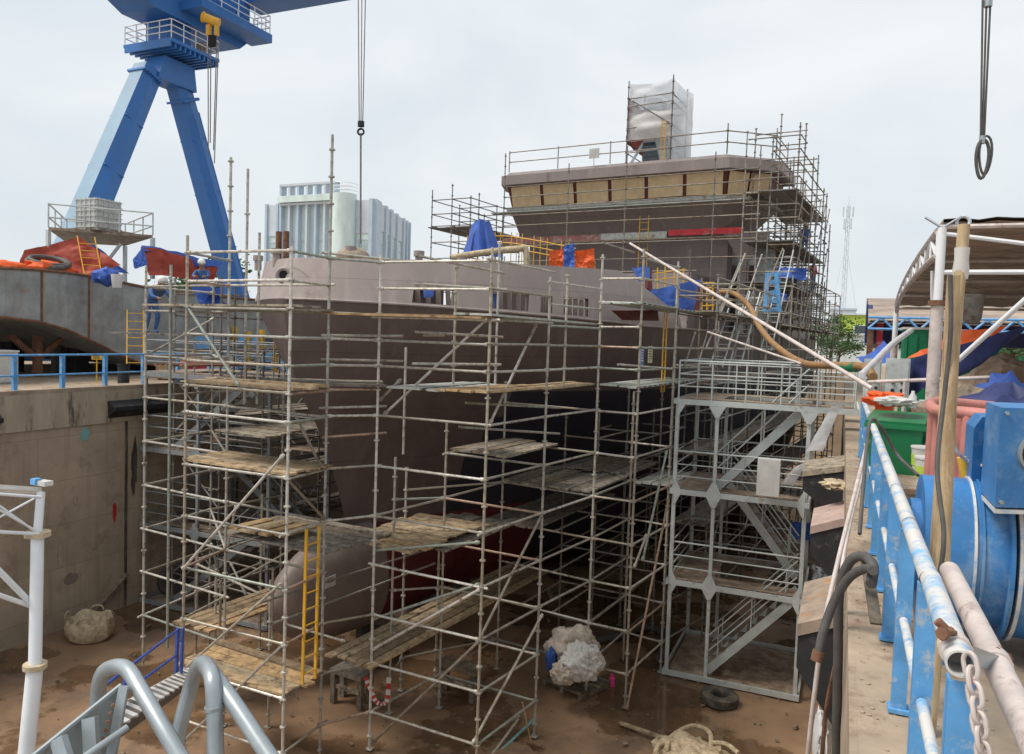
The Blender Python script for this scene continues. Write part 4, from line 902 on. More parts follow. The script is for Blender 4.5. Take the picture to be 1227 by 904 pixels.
# ================================================================== GANTRY CRANE
CX=-36.; cr=thing('gantry_crane','huge blue gantry crane with an A-shaped leg standing behind the grey vessel','crane',(CX,36,0))
def hexleg(p,q,w1,w2,name):
    p,q=Vector(p),Vector(q); d=(q-p).normalized(); x=Vector((1,0,0)); y=d.cross(x).normalized(); mb=MB(); b=[]
    for c,k in ((p,w1),(q,w2)):
        sec=[(k*.5,-k*.62),(k*.62,0),(k*.5,k*.62),(-k*.5,k*.62),(-k*.62,0),(-k*.5,-k*.62)]
        b.append([c+x*a+y*e for a,e in sec])
    mb.v+=b[0]+b[1]
    for i in range(6):
        j=(i+1)%6; mb.mi=0; mb.face(i,j,6+j,6+i)
    mb.face(*range(5,-1,-1)); mb.face(*range(6,12)); return mb
top=ONX(205,62,CX); l0=ONX(32,424,CX); l1=ONX(303,424,CX); l0.z=l1.z=0
tl=ONX(178,84,CX); tr=ONX(211,93,CX)
mb=hexleg(l0,tl,1.22,.95,'leg'); mb.m=[0]*len(mb.m)
# the camera-left face of the near leg has the sky's reflection painted in as paler blue
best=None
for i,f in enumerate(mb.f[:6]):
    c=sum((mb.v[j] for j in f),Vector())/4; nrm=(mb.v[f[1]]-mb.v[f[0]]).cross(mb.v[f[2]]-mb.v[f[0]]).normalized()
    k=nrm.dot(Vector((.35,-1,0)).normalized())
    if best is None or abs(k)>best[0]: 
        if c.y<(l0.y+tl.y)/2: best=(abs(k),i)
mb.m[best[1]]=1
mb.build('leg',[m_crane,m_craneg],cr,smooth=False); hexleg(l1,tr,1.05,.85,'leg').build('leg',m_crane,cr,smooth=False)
for k,p,q in ((0,l0,tl),(1,l1,tr)):
    d=(q-p).normalized(); c=q-d*(.5+k*.8); mb=MB(); 
    for i in range(7): mb.box(c+Vector((.65,0,0))+d.cross(Vector((1,0,0)))*(i-3)*.17,(.2,.14,.14))
    mb.bar(c-d*.06,c+d*.06,1.35 if not k else 1.25,1.35 if not k else 1.25,up=(1,0,0)); mb.build('bolted_flange',m_crane,cr,smooth=False)
for p,q,o_ in ((l1,tr,.95),):
    d=(q-p).normalized(); sd_=Vector((1,0,0))*.78
    for oo_ in (-.22,.22): MB().tube(p+sd_+d.cross(Vector((1,0,0)))*oo_,q+sd_+d.cross(Vector((1,0,0)))*oo_-d*2,.035,6).build('ladder_rail',m_crane,cr)
for p,q,w_ in ((l0,tl,1.2),(l1,tr,1.05)):
    for u in (.22,.42,.62,.8):
        d=(q-p).normalized(); c=p.lerp(q,u); MB().bar(c-d*.035,c+d*.035,w_*1.2*(1-.22*u),w_*1.2*(1-.22*u),up=(1,0,0)).build('weld_band',m_crane,cr,smooth=False)
zt=tl.z; ty=top.y
mb=MB(); mb.prism([(CX-.65,ty-1.45,zt-.45),(CX-.65,ty+1.3,zt-.45),(CX-.65,ty+1.1,zt+.9),(CX-.65,ty-1.0,zt+.9)],(1.3,0,0)); mb.build('leg_head',m_crane,cr,smooth=False)
zp=ONX(200,62,CX).z
MB().box((CX,ty+.1,zp),(3.6,3.5,.18)).build('platform',m_crane,cr,smooth=False)
for i in range(11):
    MB().box((CX,ty-1.6+.34*i,zp-.22),(3.45,.1,.26)).build('platform_rib',m_crane,cr,smooth=False)
def fence_rect(x0,x1,y0,y1,z,par,h=1.1):
    C=[(x0,y0),(x1,y0),(x1,y1),(x0,y1)]; rr_=.03
    for (a,b),(c,d) in zip(C,C[1:]+C[:1]):
        for hh in (h*.35,h*.68,h): MB().tube((a,b,z+hh),(c,d,z+hh),.03,6).build('guard_rail',m_white,par)
        n=4
        for i in range(n): MB().tube((a+(c-a)*i/n,b+(d-b)*i/n,z),(a+(c-a)*i/n,b+(d-b)*i/n,z+h),.03,6).build('guard_post',m_white,par)
fence_rect(CX-1.75,CX+1.75,ty-1.6,ty+1.8,zp+.1,cr,1.0)
MB().box((CX-.2,ty,zp+.75),(1.6,1.7,1.5)).build('swivel_block',m_crane,cr,smooth=False)
MB().box((CX+1.3,ty+1.0,zp+.4),(.5,.6,.6)).build('motor_box',m_greyd,cr,smooth=False)
zb_=zp+1.5
mb=MB(); mb.prism([(CX-1.3,ty-14,zb_+4.2),(CX-1.3,ty-4.2,zb_+.9),(CX-1.3,ty-2.2,zb_),(CX-1.3,ty+4.0,zb_),(CX-1.3,ty+4.8,zb_+.7),(CX-1.3,ty+4.8,zb_+5),(CX-1.3,ty-14,zb_+7)],(2.6,0,0)); mb.build('end_beam',m_crane,cr,smooth=False)
MB().box((CX+2.1,ty+2.2,zb_+.75),(1.6,5.6,.5)).build('walkway',m_crane,cr,smooth=False)
MB().box((CX+1.9,ty-5,zb_+3.0),(1.2,6.5,.8)).build('walkway',m_crane,cr,smooth=False)
fence_rect(CX+1.5,CX+2.8,ty-.4,ty+4.9,zb_+1.0,cr)
fence_rect(CX+1.4,CX+2.4,ty-8,ty-2.0,zb_+3.4,cr)
gy=ty+5.2; zg=ONY(300,14,gy).z
MB().box((CX+26,gy,zg+1.6),(50,1.8,3.0)).build('main_girder',m_crane,cr,smooth=False)
MB().box((CX+26,ty-5.5,zg+2.6+2.4),(50,1.8,3.0)).build('main_girder',m_crane,cr,smooth=False)
c=ONX(253,28,CX+4.2); T=thing('hoist','yellow hoist with hanging steel wires at the corner of the blue crane','hoist',c); k=.46
mb=MB(); mb.tube(c+Vector((-.9,-.3,.7))*k,c+Vector((.7,.5,.1))*k,.5*k,16); mb.ring(c+Vector((-.9,-.3,.7))*k,Vector((1.6,.8,-.6)),.5*k,.12*k,20,6); mb.build('motor',m_yel,T)
MB().box(c+Vector((-.35,0,-.75))*k,(.5*k,.4*k,1.2*k)).build('frame',m_yel,T,smooth=False); MB().box(c+Vector((.55,.3,-.75))*k,(.4*k,.4*k,1.3*k)).build('frame',m_yel,T,smooth=False)
MB().box(c+Vector((.1,.1,-2.0))*k,(.8*k,.5*k,1.2*k)).build('pulley_block',m_dark,T,smooth=False)
for dx,l in ((-.3,5.9),(-.1,5.2),(.3,5.6),(.42,6.3)): MB().tube(c+Vector((dx,.1,-2.3*k)),c+Vector((dx*.6,.1,-2.3*k-l)),.028,6).build('wire',m_tubed,T)
# wires with hooks over the dock
def sling(label,px0,px1,ytop,yend,D,r,loop):
    a=AT(px0,ytop,D); b=AT(px1,yend,D); T=thing('crane_sling',label,'crane sling',b,'slings hanging from the crane')
    if loop:
        for o in (-.035,.0,.035): MB().tube(a+RT*o*1.4,AT(px1,yend-40,D)+RT*o*.5,r,6).build('wire',m_hoseg,T)
        c=AT(px1,yend-20,D); pts=[c+RT*.065*math.sin(t)*(1+.2*math.cos(t))+Vector((0,0,.2*math.cos(t))) for t in [2*math.pi*i/20 for i in range(20)]]
        mb=MB(); mb.path(pts,r*1.5,6,True); mb.build('loop',m_hoseg,T); mb=MB(); mb.path([p*1+RT*.03+Vector((0,0,.04)) for p in pts[::1]],r*1.1,6,True); mb.build('loop',m_hoseg,T)
        MB().tube(AT(px1,yend-42,D)-Vector((0,0,.03)),AT(px1,yend-42,D)+Vector((0,0,.05)),.03,8).build('ferrule',m_silv,T)
        MB().tube(AT(px0,5,D)-Vector((0,0,.03)),AT(px0,5,D)+Vector((0,0,.05)),.04,8).build('ferrule',m_silv,T)
    else:
        h=AT(432.5,152,D)
        for o in (-.1,0,.1): MB().tube(a+RT*o,h+RT*o*.4,.012,6).build('wire',m_tubed,T)
        mb=MB(); mb.tube(h+Vector((0,0,.0)),h+Vector((0,0,.12)),.08,10); mb.ring(h-Vector((0,0,.12)),RT.cross(Vector((0,0,1))),.07,.025,14,6); mb.build('hook_block',m_rub,T)
        MB().tube(h-Vector((0,0,.15)),b,.022,6).build('wire',m_tubed,T)
sling('thin wire with a small hook block hanging above the bow of the ship',434,432,-60,292,18,.02,False)
sling('looped wire sling hanging alone in the sky at the right',1184,1177,-60,211,8.,.011,True)
# ================================================================== PEOPLE
def person(label,joints,rot,loc,scale=1.,helmet=True,top=m_over,legs=m_over):
    # joints: dict name->(x,y,z) metres, body frame facing -Y
    names=['pelvis','chest','neck','head','headtop','sl','el','hl','sr','er','hr','kl','al','tl','kr','ar','tr','hipl','hipr']
    rd=dict(pelvis=.15,chest=.16,neck=.06,head=.1,headtop=.085,sl=.07,sr=.07,el=.05,er=.05,hl=.04,hr=.04,kl=.07,kr=.07,al=.05,ar=.05,tl=.045,tr=.045,hipl=.1,hipr=.1)
    ed=[('pelvis','chest'),('chest','neck'),('neck','head'),('head','headtop'),('chest','sl'),('sl','el'),('el','hl'),('chest','sr'),('sr','er'),('er','hr'),('pelvis','hipl'),('pelvis','hipr'),('hipl','kl'),('kl','al'),('al','tl'),('hipr','kr'),('kr','ar'),('ar','tr')]
    T=Matrix.Rotation(rot,4,'Z'); me=bpy.data.meshes.new('person'); me.from_pydata([joints[n] for n in names],[(names.index(a),names.index(b)) for a,b in ed],[])
    ob=bpy.data.objects.new('tmp_body',me); COL.objects.link(ob); md=ob.modifiers.new('skin','SKIN'); md.use_smooth_shade=True
    for i,n in enumerate(names): me.skin_vertices[0].data[i].radius=(rd[n],rd[n])
    me.skin_vertices[0].data[0].use_root=True
    sb=ob.modifiers.new('sub','SUBSURF'); sb.levels=2; sb.render_levels=2
    dg=bpy.context.evaluated_depsgraph_get(); m2=bpy.data.meshes.new_from_object(ob.evaluated_get(dg)); bpy.data.objects.remove(ob)
    m2.transform(Matrix.Rotation(rot,4,'Z')@Matrix.Scale(scale,4)); m2.materials.clear()
    for m in (top,m_skin,legs): m2.materials.append(m)
    q=Matrix.Rotation(rot,3,'Z')
    P_=[(q@Vector(joints[n])*scale,n) for n in names]
    for p in m2.polygons:
        n=min(P_,key=lambda a:(a[0]-p.center).length)[1]; p.material_index=1 if n in('head','headtop','neck','hl','hr') else 2 if n in('kl','kr','al','ar','tl','tr','hipl','hipr') else 0
    b=bpy.data.objects.new('person',m2); COL.objects.link(b); b.location=loc; ORG[b.name]=Vector(loc); b['label']=label; b['category']='person'
    if helmet:
        hc=Vector(loc)+q@Vector(joints['headtop'])*scale; mb=MB(); mb.blob(hc+Vector((0,0,.0)),(.12,.135,.11),0,10,0); mb.tube(hc-Vector((0,0,.04)),hc-Vector((0,0,.025)),.14,16); mb.build('helmet',m_helm if helmet is True else helmet,b)
    return b
bend=dict(pelvis=(0,.1,.85),chest=(0,-.25,1.15),neck=(0,-.42,1.25),head=(0,-.5,1.3),headtop=(0,-.55,1.4),sl=(.2,-.3,1.15),el=(.25,-.5,.95),hl=(.1,-.7,.85),sr=(-.2,-.3,1.15),er=(-.25,-.5,.95),hr=(-.1,-.7,.88),kl=(.12,-.1,.45),al=(.12,.08,.06),tl=(.12,-.1,.03),kr=(-.12,-.05,.45),ar=(-.12,.12,.06),tr=(-.12,-.06,.03),hipl=(.1,.08,.78),hipr=(-.1,.08,.78))
crouch=dict(pelvis=(0,.1,.35),chest=(0,-.08,.75),neck=(0,-.14,.9),head=(0,-.18,.98),headtop=(0,-.2,1.09),sl=(.19,-.1,.76),el=(.26,-.3,.58),hl=(.1,-.5,.55),sr=(-.19,-.1,.76),er=(-.26,-.3,.58),hr=(-.1,-.5,.55),kl=(.2,-.3,.5),al=(.17,-.02,.07),tl=(.18,-.2,.03),kr=(-.2,-.3,.5),ar=(-.17,-.02,.07),tr=(-.18,-.2,.03),hipl=(.1,.06,.33),hipr=(-.1,.06,.33))
stand=dict(pelvis=(0,0,.95),chest=(0,-.02,1.3),neck=(0,-.02,1.47),head=(0,-.04,1.56),headtop=(0,-.04,1.68),sl=(.2,0,1.38),el=(.26,-.05,1.1),hl=(.2,-.28,1.02),sr=(-.2,0,1.38),er=(-.26,0,1.1),hr=(-.24,-.2,.95),kl=(.1,-.03,.5),al=(.1,.03,.07),tl=(.1,-.12,.03),kr=(-.1,-.03,.5),ar=(-.1,.03,.07),tr=(-.1,-.12,.03),hipl=(.1,0,.88),hipr=(-.1,0,.88))
p=AT(182,399,20.5); person('worker in blue overalls and white helmet bending over a board left of the bow',bend,rad(75),(p.x,p.y,p.z-.0))
MB_=MB().bar(p+Vector((-1.0,-.4,-.03)),p+Vector((1.2,.4,-.03)),.5,.04); solo(MB_,'plank',m_woodg,'board under the feet of the worker bending over left of the bow','plank')
p=AT(243,352,27); person('crouching worker with a pale helmet beside the heaped blue tarpaulin',crouch,rad(30),(p.x,p.y,p.z))
MB_=MB().bar(p+Vector((-1.2,-.5,-.03)),p+Vector((1.3,.5,-.03)),.6,.04); solo(MB_,'plank',m_woodg,'board under the crouching worker left of the bow','plank')
for i,(s_,t_,z_,pose,lab,tp) in enumerate(((27.5,6.9,6.25,stand,'worker in blue standing on the second board level beside the bridge',m_tarpb),(28.6,7.2,4.55,stand,'worker in a red shirt standing low on the scaffold beside the bridge',m_redp),(24.2,7.0,4.55,crouch,'worker in white crouching beside the blue frame near the bridge',m_sheet))):
    person(lab,pose,rad(20+40*i),SH(s_,t_,z_),top=tp)
# ================================================================== THINGS ON THE SHIP
T=thing('windlass','dark anchor windlass added to darken the bulwark openings on the forecastle','winch',SH(2.4,1.6,2.62))  # added dark filler, so that no sky shows through the openings
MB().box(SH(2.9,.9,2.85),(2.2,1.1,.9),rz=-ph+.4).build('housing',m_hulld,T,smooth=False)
for t_ in (0.,1.2): MB().tube(SH(2.6,t_,3.2),SH(2.8,t_+.7,3.2),.26,16).build('drum',m_rub,T)
T=thing('deck_locker','brown deck locker standing behind the after bulwark opening','locker',SH(5.4,3.2,2.66))
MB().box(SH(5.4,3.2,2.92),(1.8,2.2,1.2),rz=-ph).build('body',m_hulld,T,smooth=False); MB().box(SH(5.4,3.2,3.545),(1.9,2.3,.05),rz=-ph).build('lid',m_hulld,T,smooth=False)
o=solo(cloth([AT(507,348,17),AT(520,348,17),AT(519,356,17),AT(508,357,17)],amp=.02,sag=.02),'tarpaulin',m_tarpb,'scrap of blue tarpaulin in the forward bulwark opening','tarp','tarpaulins')
o=solo(cloth([AT(590,352,18.6),AT(602,352,18.6),AT(602,371,18.6),AT(593,371,18.6)],amp=.04,sag=.02),'tarpaulin',m_tarpb,'blue cloth stuffed in the middle bulwark opening','tarp','tarpaulins')
def dome(px0,px1,py0,py1,D,mat,label,seed):
    a,b=AT(px0,py1,D),AT(px1,py1,D); c,d=AT((px0*.72+px1*.28),py0,D+.3),AT((px0*.3+px1*.7),py0-1,D+.3)
    rows=[]; n=18
    for i in range(9):
        v=i/8; row=[]
        for j in range(n+1):
            u=j/n; lo_=a.lerp(b,u); hi=c.lerp(d,u); q=lo_.lerp(hi,v); f=math.sin(u*math.pi*7+seed)*.12*(1-v*.6)
            row.append(q+fw*(f-.6*math.sin(math.pi*u))+Vector((0,0,.1*noise.noise(Vector((u*6,v*3,seed))))))
        rows.append(row)
    back=[[p+fw*1.2*(1-abs(j/n-.5)) for j,p in enumerate(r_)] for r_ in rows]
    mb=MB(); mb.grid(rows); return solo(mb,'tarpaulin',mat,label,'tarp','tarpaulins')
dome(552,603,268,310,25,m_tarpb,'blue tarpaulin gathered like a tent at the left end of the foredeck',1.)
for px0,px1,py0,py1,D,m,lab in ((658,676,298,322,25,m_tarpo,'left bright orange cloth hanging over a rail on the foredeck'),(688,712,298,322,25,m_tarpo,'right bright orange cloth hanging over a rail on the foredeck'),(675,688,292,322,24.8,m_tarpb,'narrow blue cloth hanging between two orange ones on the foredeck')):
    o=solo(cloth([AT(px0,py0+3,D),AT(px1,py0,D),AT(px1+1,py1,D),AT(px0,py1,D)],amp=.1,sag=0,seed=px0,fq=2.5),'cloth',m,lab,'cloth','cloths on the foredeck rail')
o=solo(cloth([AT(757,320,22),AT(782,319,23),AT(779,335,23),AT(768,336,22)],amp=.08,sag=.0,seed=7),'tarpaulin',m_tarpb,'blue tarpaulin scrap over the sloping end of the bulwark','tarp','tarpaulins')
o=solo(cloth([AT(778,348,23.),AT(842,334,24.5),AT(832,374,24.5),AT(786,374,23.)],amp=.12,sag=.15,seed=8),'tarpaulin',m_tarpb,'large blue tarpaulin hung across the main deck opening behind the bulwark','tarp','tarpaulins')
MB_=MB(); MB_.prism([AT(776,322,23.3),AT(781,320,23.3),AT(782,352,23.3),AT(776,345,23.3)],fw*.5); solo(MB_,'bulkhead',m_brownf,'dark red bulkhead edge at the after end of the bulwark','bulkhead',smooth=False)
MB_=MB(); MB_.prism([AT(829,345,26),AT(838,343,26),AT(838,378,26),AT(828,378,26)],fw*.5); solo(MB_,'bulkhead',m_brownf,'dark red door post right of the large blue tarpaulin','bulkhead',smooth=False)
mb=MB(); mb.prism([P(4.6,6.1,2.62),P(7.2,6.1,2.75),P(6.9,6.25,2.45),P(5.,6.25,2.4)],SR*.3); solo(mb,'fender_plate',m_brownf,'dark red wedge-shaped plate under the after end of the bulwark','plate',smooth=False)
# yellow lattice guard over the foredeck
T=thing('lattice_rail','yellow tube railing crossing the foredeck before the wheelhouse','railing',AT(560,300,26))
A_=[AT(560,288,26),AT(600,283,26),AT(640,288,25.5),AT(690,298,25)]
for o in (0,.22,.4): MB().path(bez([p-Vector((0,0,o)) for p in A_],6),.02,6).build('rail',m_yel,T)
for i in range(14): p=bez(A_,6)[min(18,int(i*1.35))]; MB().tube(p-Vector((0,0,.9)),p+Vector((0,0,.15)),.015,6).build('stanchion',m_yel,T)
T=thing('trestle','yellow tubular frame standing at the blue tarpaulin beside the deckhouse','trestle',AT(810,365,24.5))
for px in (788,797,808,819): MB().tube(AT(px,368,24.5),AT(px,318+(px%5),24.5),.02,6).build('upright',m_yel,T)
for py in (325,333,348): MB().tube(AT(784,py+3,24.5),AT(822,py-2,24.5),.018,6).build('rail',m_yel,T)
T=thing('trestle','small dense yellow frame beside the mouth of the brown hose','trestle',AT(848,368,26))
for px in (841,847,854): MB().tube(AT(px,372,26),AT(px,338,26),.03,6).build('upright',m_yel,T)
for py in (340,346,353,361,367): MB().tube(AT(839,py,26),AT(856,py-1,26),.028,6).build('rail',m_yel,T)
# blue access frame at the bridge side
T=thing('access_ladder','bright blue steel frame standing at the main deck beside the bridge scaffold','ladder',AT(925,372,28))
for px0,px1 in ((920,916),(930,934)): MB().bar(AT(px0,328,28),AT(px1,374,28),.14,.14).build('upright',m_blue,T,smooth=False)
for py in (330,339,352,362,372): MB().bar(AT(917,py,28),AT(935,py-2,28),.1,.16).build('rung',m_blue,T,smooth=False)
MB().bar(AT(918,365,28),AT(933,342,28),.1,.1).build('brace',m_blue,T,smooth=False)
for i,(q,lab) in enumerate(((((935,318),(970,322),(968,336),(938,332)),'dark blue tarpaulin hung on the bridge-side scaffold at main deck height'),(((925,350),(945,352),(944,362),(928,360)),'small blue tarpaulin rag lower on the bridge-side scaffold'))):
    solo(cloth([AT(x,y,31) for x,y in q],amp=.2,sag=.1,seed=i),'tarpaulin',m_tarpb,lab,'tarp','tarpaulins')
mb=MB(); hp=bez([AT(861,350,24),AT(880,352,23),AT(898,368,22),AT(910,392,20.5),AT(930,415,19),AT(962,435,17),AT(1000,438,15),AT(1035,440,13.5),AT(1046,452,12.5)],8); mb.path(hp,.075,10); solo(mb,'hose',m_hose,'thick brown hose sagging from the ship deck over the stair tower to the quay','hose')
mb=MB(); mb.path(bez([AT(1012,440,14.5),AT(1020,440,14.2),AT(1026,440,13.9)],4),.095,12); solo(mb,'hose_sleeve',m_greenp,'green sleeve clamped round the brown hose beside the stair tower','sleeve')
# mast with plastic sheeting
S=Scaf('small scaffold tower round the mast, wrapped in white sheeting, above the bridge',(*SH(22.8,-.5,0)[:2],10.1),mat=m_tubed)
ms0,ms1=21.6,23.8; mt0=ST(plane_s(753,120,ms0))[1]; mt1=ST(plane_s(806,120,ms0))[1]; mz1=plane_s(806,90,ms0).z; mz0=10.12
for s_,t_ in ((ms0,mt0),(ms0,mt1),(ms1,mt0),(ms1,mt1)): S.post(*SH(s_,t_,0)[:2],mz0,mz1,disc=.5,lean=.0)
for z_ in (.6,1.15,1.75,2.75,3.1): 
    S.led(SH(ms0,mt0,mz0+z_),SH(ms0,mt1,mz0+z_+.04),ov=.05); S.led(SH(ms1,mt0,mz0+z_),SH(ms1,mt1,mz0+z_)); S.led(SH(ms0,mt0,mz0+z_),SH(ms1,mt0,mz0+z_)); S.led(SH(ms0,mt1,mz0+z_),SH(ms1,mt1,mz0+z_))
S.led(SH(ms0,mt0+.2,mz0+3.),SH(ms0,mt1-.1,mz0+1.8),kind='brace'); S.done()
def sheet(a,b,z0,z1,mat,label,seed,top=.12):
    rows=[]
    for i in range(13):
        v_=i/12; row=[]
        for j in range(13):
            u=j/12; p=a.lerp(b,u); p.z=z0+(z1-z0-top*4*u*(1-u))*v_; n=(b-a).cross(Vector((0,0,1))).normalized()
            row.append(p+n*(.12*noise.noise(Vector((u*3,v_*4,seed)))+.16*math.sin(math.pi*v_)*math.sin(math.pi*u)))
        rows.append(row)
    mb=MB(); mb.grid(rows); return solo(mb,'plastic_sheet',mat,label,'sheeting','plastic sheeting round the mast')
c4=[SH(ms0,mt0,0),SH(ms0,mt1,0),SH(ms1+.5,mt1+.15,0),SH(ms1+.3,mt0-.1,0)]
sheet(c4[0]+SA*.1,c4[1]+SA*.1,mz0+1.15,mz0+2.5,m_sheet,'white plastic sheet across the lower front of the mast scaffold',1,.05)
sheet(c4[0]+SA*.12,c4[1]+SA*.12,mz0+2.4,mz1-.1,m_sheetc,'translucent sheet across the upper front of the mast scaffold',2)
sheet(c4[1],c4[2],mz0+.1,mz1-.1,m_sheetc,'translucent sheet billowing on the right side of the mast scaffold',3)
sheet(c4[3],c4[2],mz0+.3,mz1-.3,m_sheetc,'translucent sheet on the rear of the mast scaffold',4)
sheet(c4[3],c4[0],mz0+1.0,mz1-.7,m_tarpr,'rust-red tarpaulin strip on the left side of the mast scaffold',5)
T=thing('mast','white tapering mast foot with a dark panel under the plastic sheeting','mast',SH(22.6,-.6,mz0))
tm=(mt0+mt1)/2
mb=MB(); mb.prism([SH(22.2,tm-.5,mz0),SH(22.2,tm+.9,mz0),SH(22.2,tm+.25,mz0+3.2),SH(22.2,tm-.35,mz0+3.2)],SA*1.); mb.build('mast_body',m_bwh,T,smooth=False)
mb=MB(); mb.prism([SH(22.15,tm-.42,mz0+.1),SH(22.15,tm+.42,mz0+.1),SH(22.15,tm+.12,mz0+1.15),SH(22.15,tm-.5,mz0+1.15)],SA*.04); mb.build('dark_panel',m_win,T,smooth=False)
for a in (-1.1,1.2): MB().bar(SH(22.,tm+a,mz0),SH(22.2,tm+a*.4,mz0+1.2),.08,.12).build('stay',m_bwh,T,smooth=False)
ladder('short yellow ladder beside the mast foot on the bridge roof',SH(21.4,mt1-.3,mz0),SH(21.4,mt1-.3,mz0+1.9),.18,m_yel,side=SR,rung=.28)
c=plane_s(712,184,20.8); MB_=MB(); MB_.box(c,(.5,.04,.45),rz=-ph); MB_.tube(c-Vector((0,0,.6)),c+Vector((0,0,.2)),.02,6); solo(MB_,'notice_board',m_sheet,'small square notice tied to the wheelhouse roof handrail','board',smooth=False)
# ================================================================== BACKGROUND BUILDINGS
def bld_panel(T,o,x,z0,z1,u0,u1,mat,name,off): 
    n=x.cross(Vector((0,0,1))); a=o+x*u0+n*off; b=o+x*u1+n*off
    MB().prism([(a.x,a.y,z0),(b.x,b.y,z0),(b.x,b.y,z1),(a.x,a.y,z1)],-n*(.6+off)).build(name,mat,T,smooth=False)
D=190; L0=AT(317,320,D); k=D/F
pm=AT(447,300,D*.93); pL=AT(319,300,D); pRt=AT(489,300,D*1.12)
T=thing('office_building','pale glass-walled office building with tall fins behind the bow','building',(pm.x,pm.y,0))
def zat(px,py,D): return AT(px,py,D).z
bz=zat(447,239,D*.93)
back=(pL+pRt)/2+Vector((-10,40,0))
mb=MB(); mb.prism([(pL.x,pL.y,-.0),(pm.x,pm.y,-.0),(pRt.x,pRt.y,-.0),(back.x,back.y,-.0)],(0,0,bz-.6)); mb.build('glass_wall',m_glass,T,smooth=False)
xl=(pm-pL); xl.z=0; WL=xl.length; xl.normalize(); xr_=(pRt-pm); xr_.z=0; WR=xr_.length; xr_.normalize()
oL=Vector((pL.x,pL.y,0)); oM=Vector((pm.x,pm.y,0))
for u,w_ in ((0,.02),(.11,.02),(.30,.012),(.7,.04),(.83,.02),(.97,.03)): bld_panel(T,oL,xl,0,bz,WL*u,WL*(u+w_),m_bgrey,'fin',.7)
for u0,u1 in ((.02,.11),(.72,.83),(.85,.97)): bld_panel(T,oL,xl,bz*.76,bz-.2,WL*u0,WL*u1,m_bwh,'top_panel',.25)
for u,w_ in ((0,.12),(.24,.05),(.38,.06),(.56,.04),(.76,.05),(.88,.03),(.97,.03)): bld_panel(T,oM,xr_,0,bz,WR*u,WR*(u+w_),m_bgrey,'fin',.7)
for u0,u1 in ((.12,.24),(.29,.38),(.44,.56),(.6,.76),(.81,.88),(.91,.97)): bld_panel(T,oM,xr_,bz*.8,bz-.2,WR*u0,WR*u1,m_bwh,'top_panel',.25)
for j in range(7):
    for oo,xx_,WW in ((oL,xl,WL),(oM,xr_,WR)): bld_panel(T,oo,xx_,bz*(.08+.105*j),bz*(.08+.105*j)+.35,WW*.03,WW*.97,m_bwh,'floor_band',.12)
for oo,xx_,WW,nn,lst in ((oL,xl,WL,1,(.04,.74,.87)),(oM,xr_,WR,1,(.13,.3,.455,.62,.82,.915))):
    for u in lst:
        for j in range(6):
            for q_ in (0,.045): bld_panel(T,oo,xx_,bz*(.1+.105*j)+.4,bz*(.1+.105*j)+.105*bz-.5,WW*(u+q_),WW*(u+q_+.035),m_gpane if (j+int(u*20))%3 else m_gpane2,'window',.06)
# raised frame on the left half
f0,f1=.16,.66; hz2=zat(345,226,D)
for i in range(7): u=f0+(f1-f0)*i/6; bld_panel(T,oL,xl,0,hz2,WL*u,WL*(u+.018),m_bwh if i%2 else m_bgrey,'frame_fin',1.3)
for zz in (hz2-.4,hz2-3.2,hz2-5.): bld_panel(T,oL,xl,zz,zz+.5,WL*f0,WL*(f1+.018),m_bwh,'frame_beam',1.4)
bld_panel(T,oL,xl,bz-.1,bz+1.4,WL*f0,WL*f1,m_glass,'parapet_glass',2.)
c=oL+xl*WL*.76+xl.cross(Vector((0,0,1)))*1.; mb=MB(); mb.tube((c.x,c.y,0),(c.x,c.y,bz+1.2),2.9,24); mb.build('round_stair_tower',m_glass,T)
for i in range(3): mb=MB(); mb.ring((c.x,c.y,bz+1.9+.8*i),(0,0,1),2.9,.1,28,5); mb.build('tower_rail',m_white,T)
# phone mast on a building
D=260; c=AT(1010,372,D); T=thing('building','pale blue-grey building carrying the phone mast far behind the stair tower','building',(c.x,c.y,0))
MB().box((c.x,c.y,c.z/2-0),(8,8,c.z)).build('wall',m_bwh,T,smooth=False)
MB().box((c.x,c.y,c.z+.2),(8.6,8.6,.6)).build('roof_slab',m_bgrey,T,smooth=False)
for i in range(3):
    for j in range(4): MB().box((c.x-2.6+2.6*i,c.y-4.02,c.z-2-3*j),(1.5,.15,1.4)).build('window',m_bgrey,T,smooth=False)
T=thing('phone_mast','slender lattice phone mast with antennas on the distant rooftop','mast',(c.x,c.y,c.z+.5)); zt_=AT(1013,248,D).z; zb0=c.z+.5
for a,b in ((-.7,-.7),(.7,-.7),(0,.8)): MB().tube((c.x+a,c.y+b,zb0),(c.x+a*.7,c.y+b*.7,zt_),.13,5).build('leg',m_bwh,T)
n=22
for i in range(n):
    z0=zb0+(zt_-zb0)*i/n; z1=zb0+(zt_-zb0)*(i+1)/n; sg=1 if i%2 else -1
    MB().tube((c.x-.7*sg,c.y-.6,z0),(c.x+.7*sg,c.y-.6,z1),.09,4).build('lattice_bar',m_bwh,T)
for i in range(8):
    a=i*math.pi/4; MB().box((c.x+1.5*math.cos(a),c.y+1.5*math.sin(a),zt_-2-(i%2)*4),(.5,.5,3.2)).build('antenna',m_bwh,T,smooth=False)
MB().tube((c.x,c.y,zt_),(c.x,c.y,zt_+3),.08,4).build('rod',m_bwh,T)
for a in (-1,1): MB().tube((c.x+a*4,c.y,zb0),(c.x+a*.5,c.y,zb0+(zt_-zb0)*.55),.05,4).build('guy_wire',m_bwh,T)
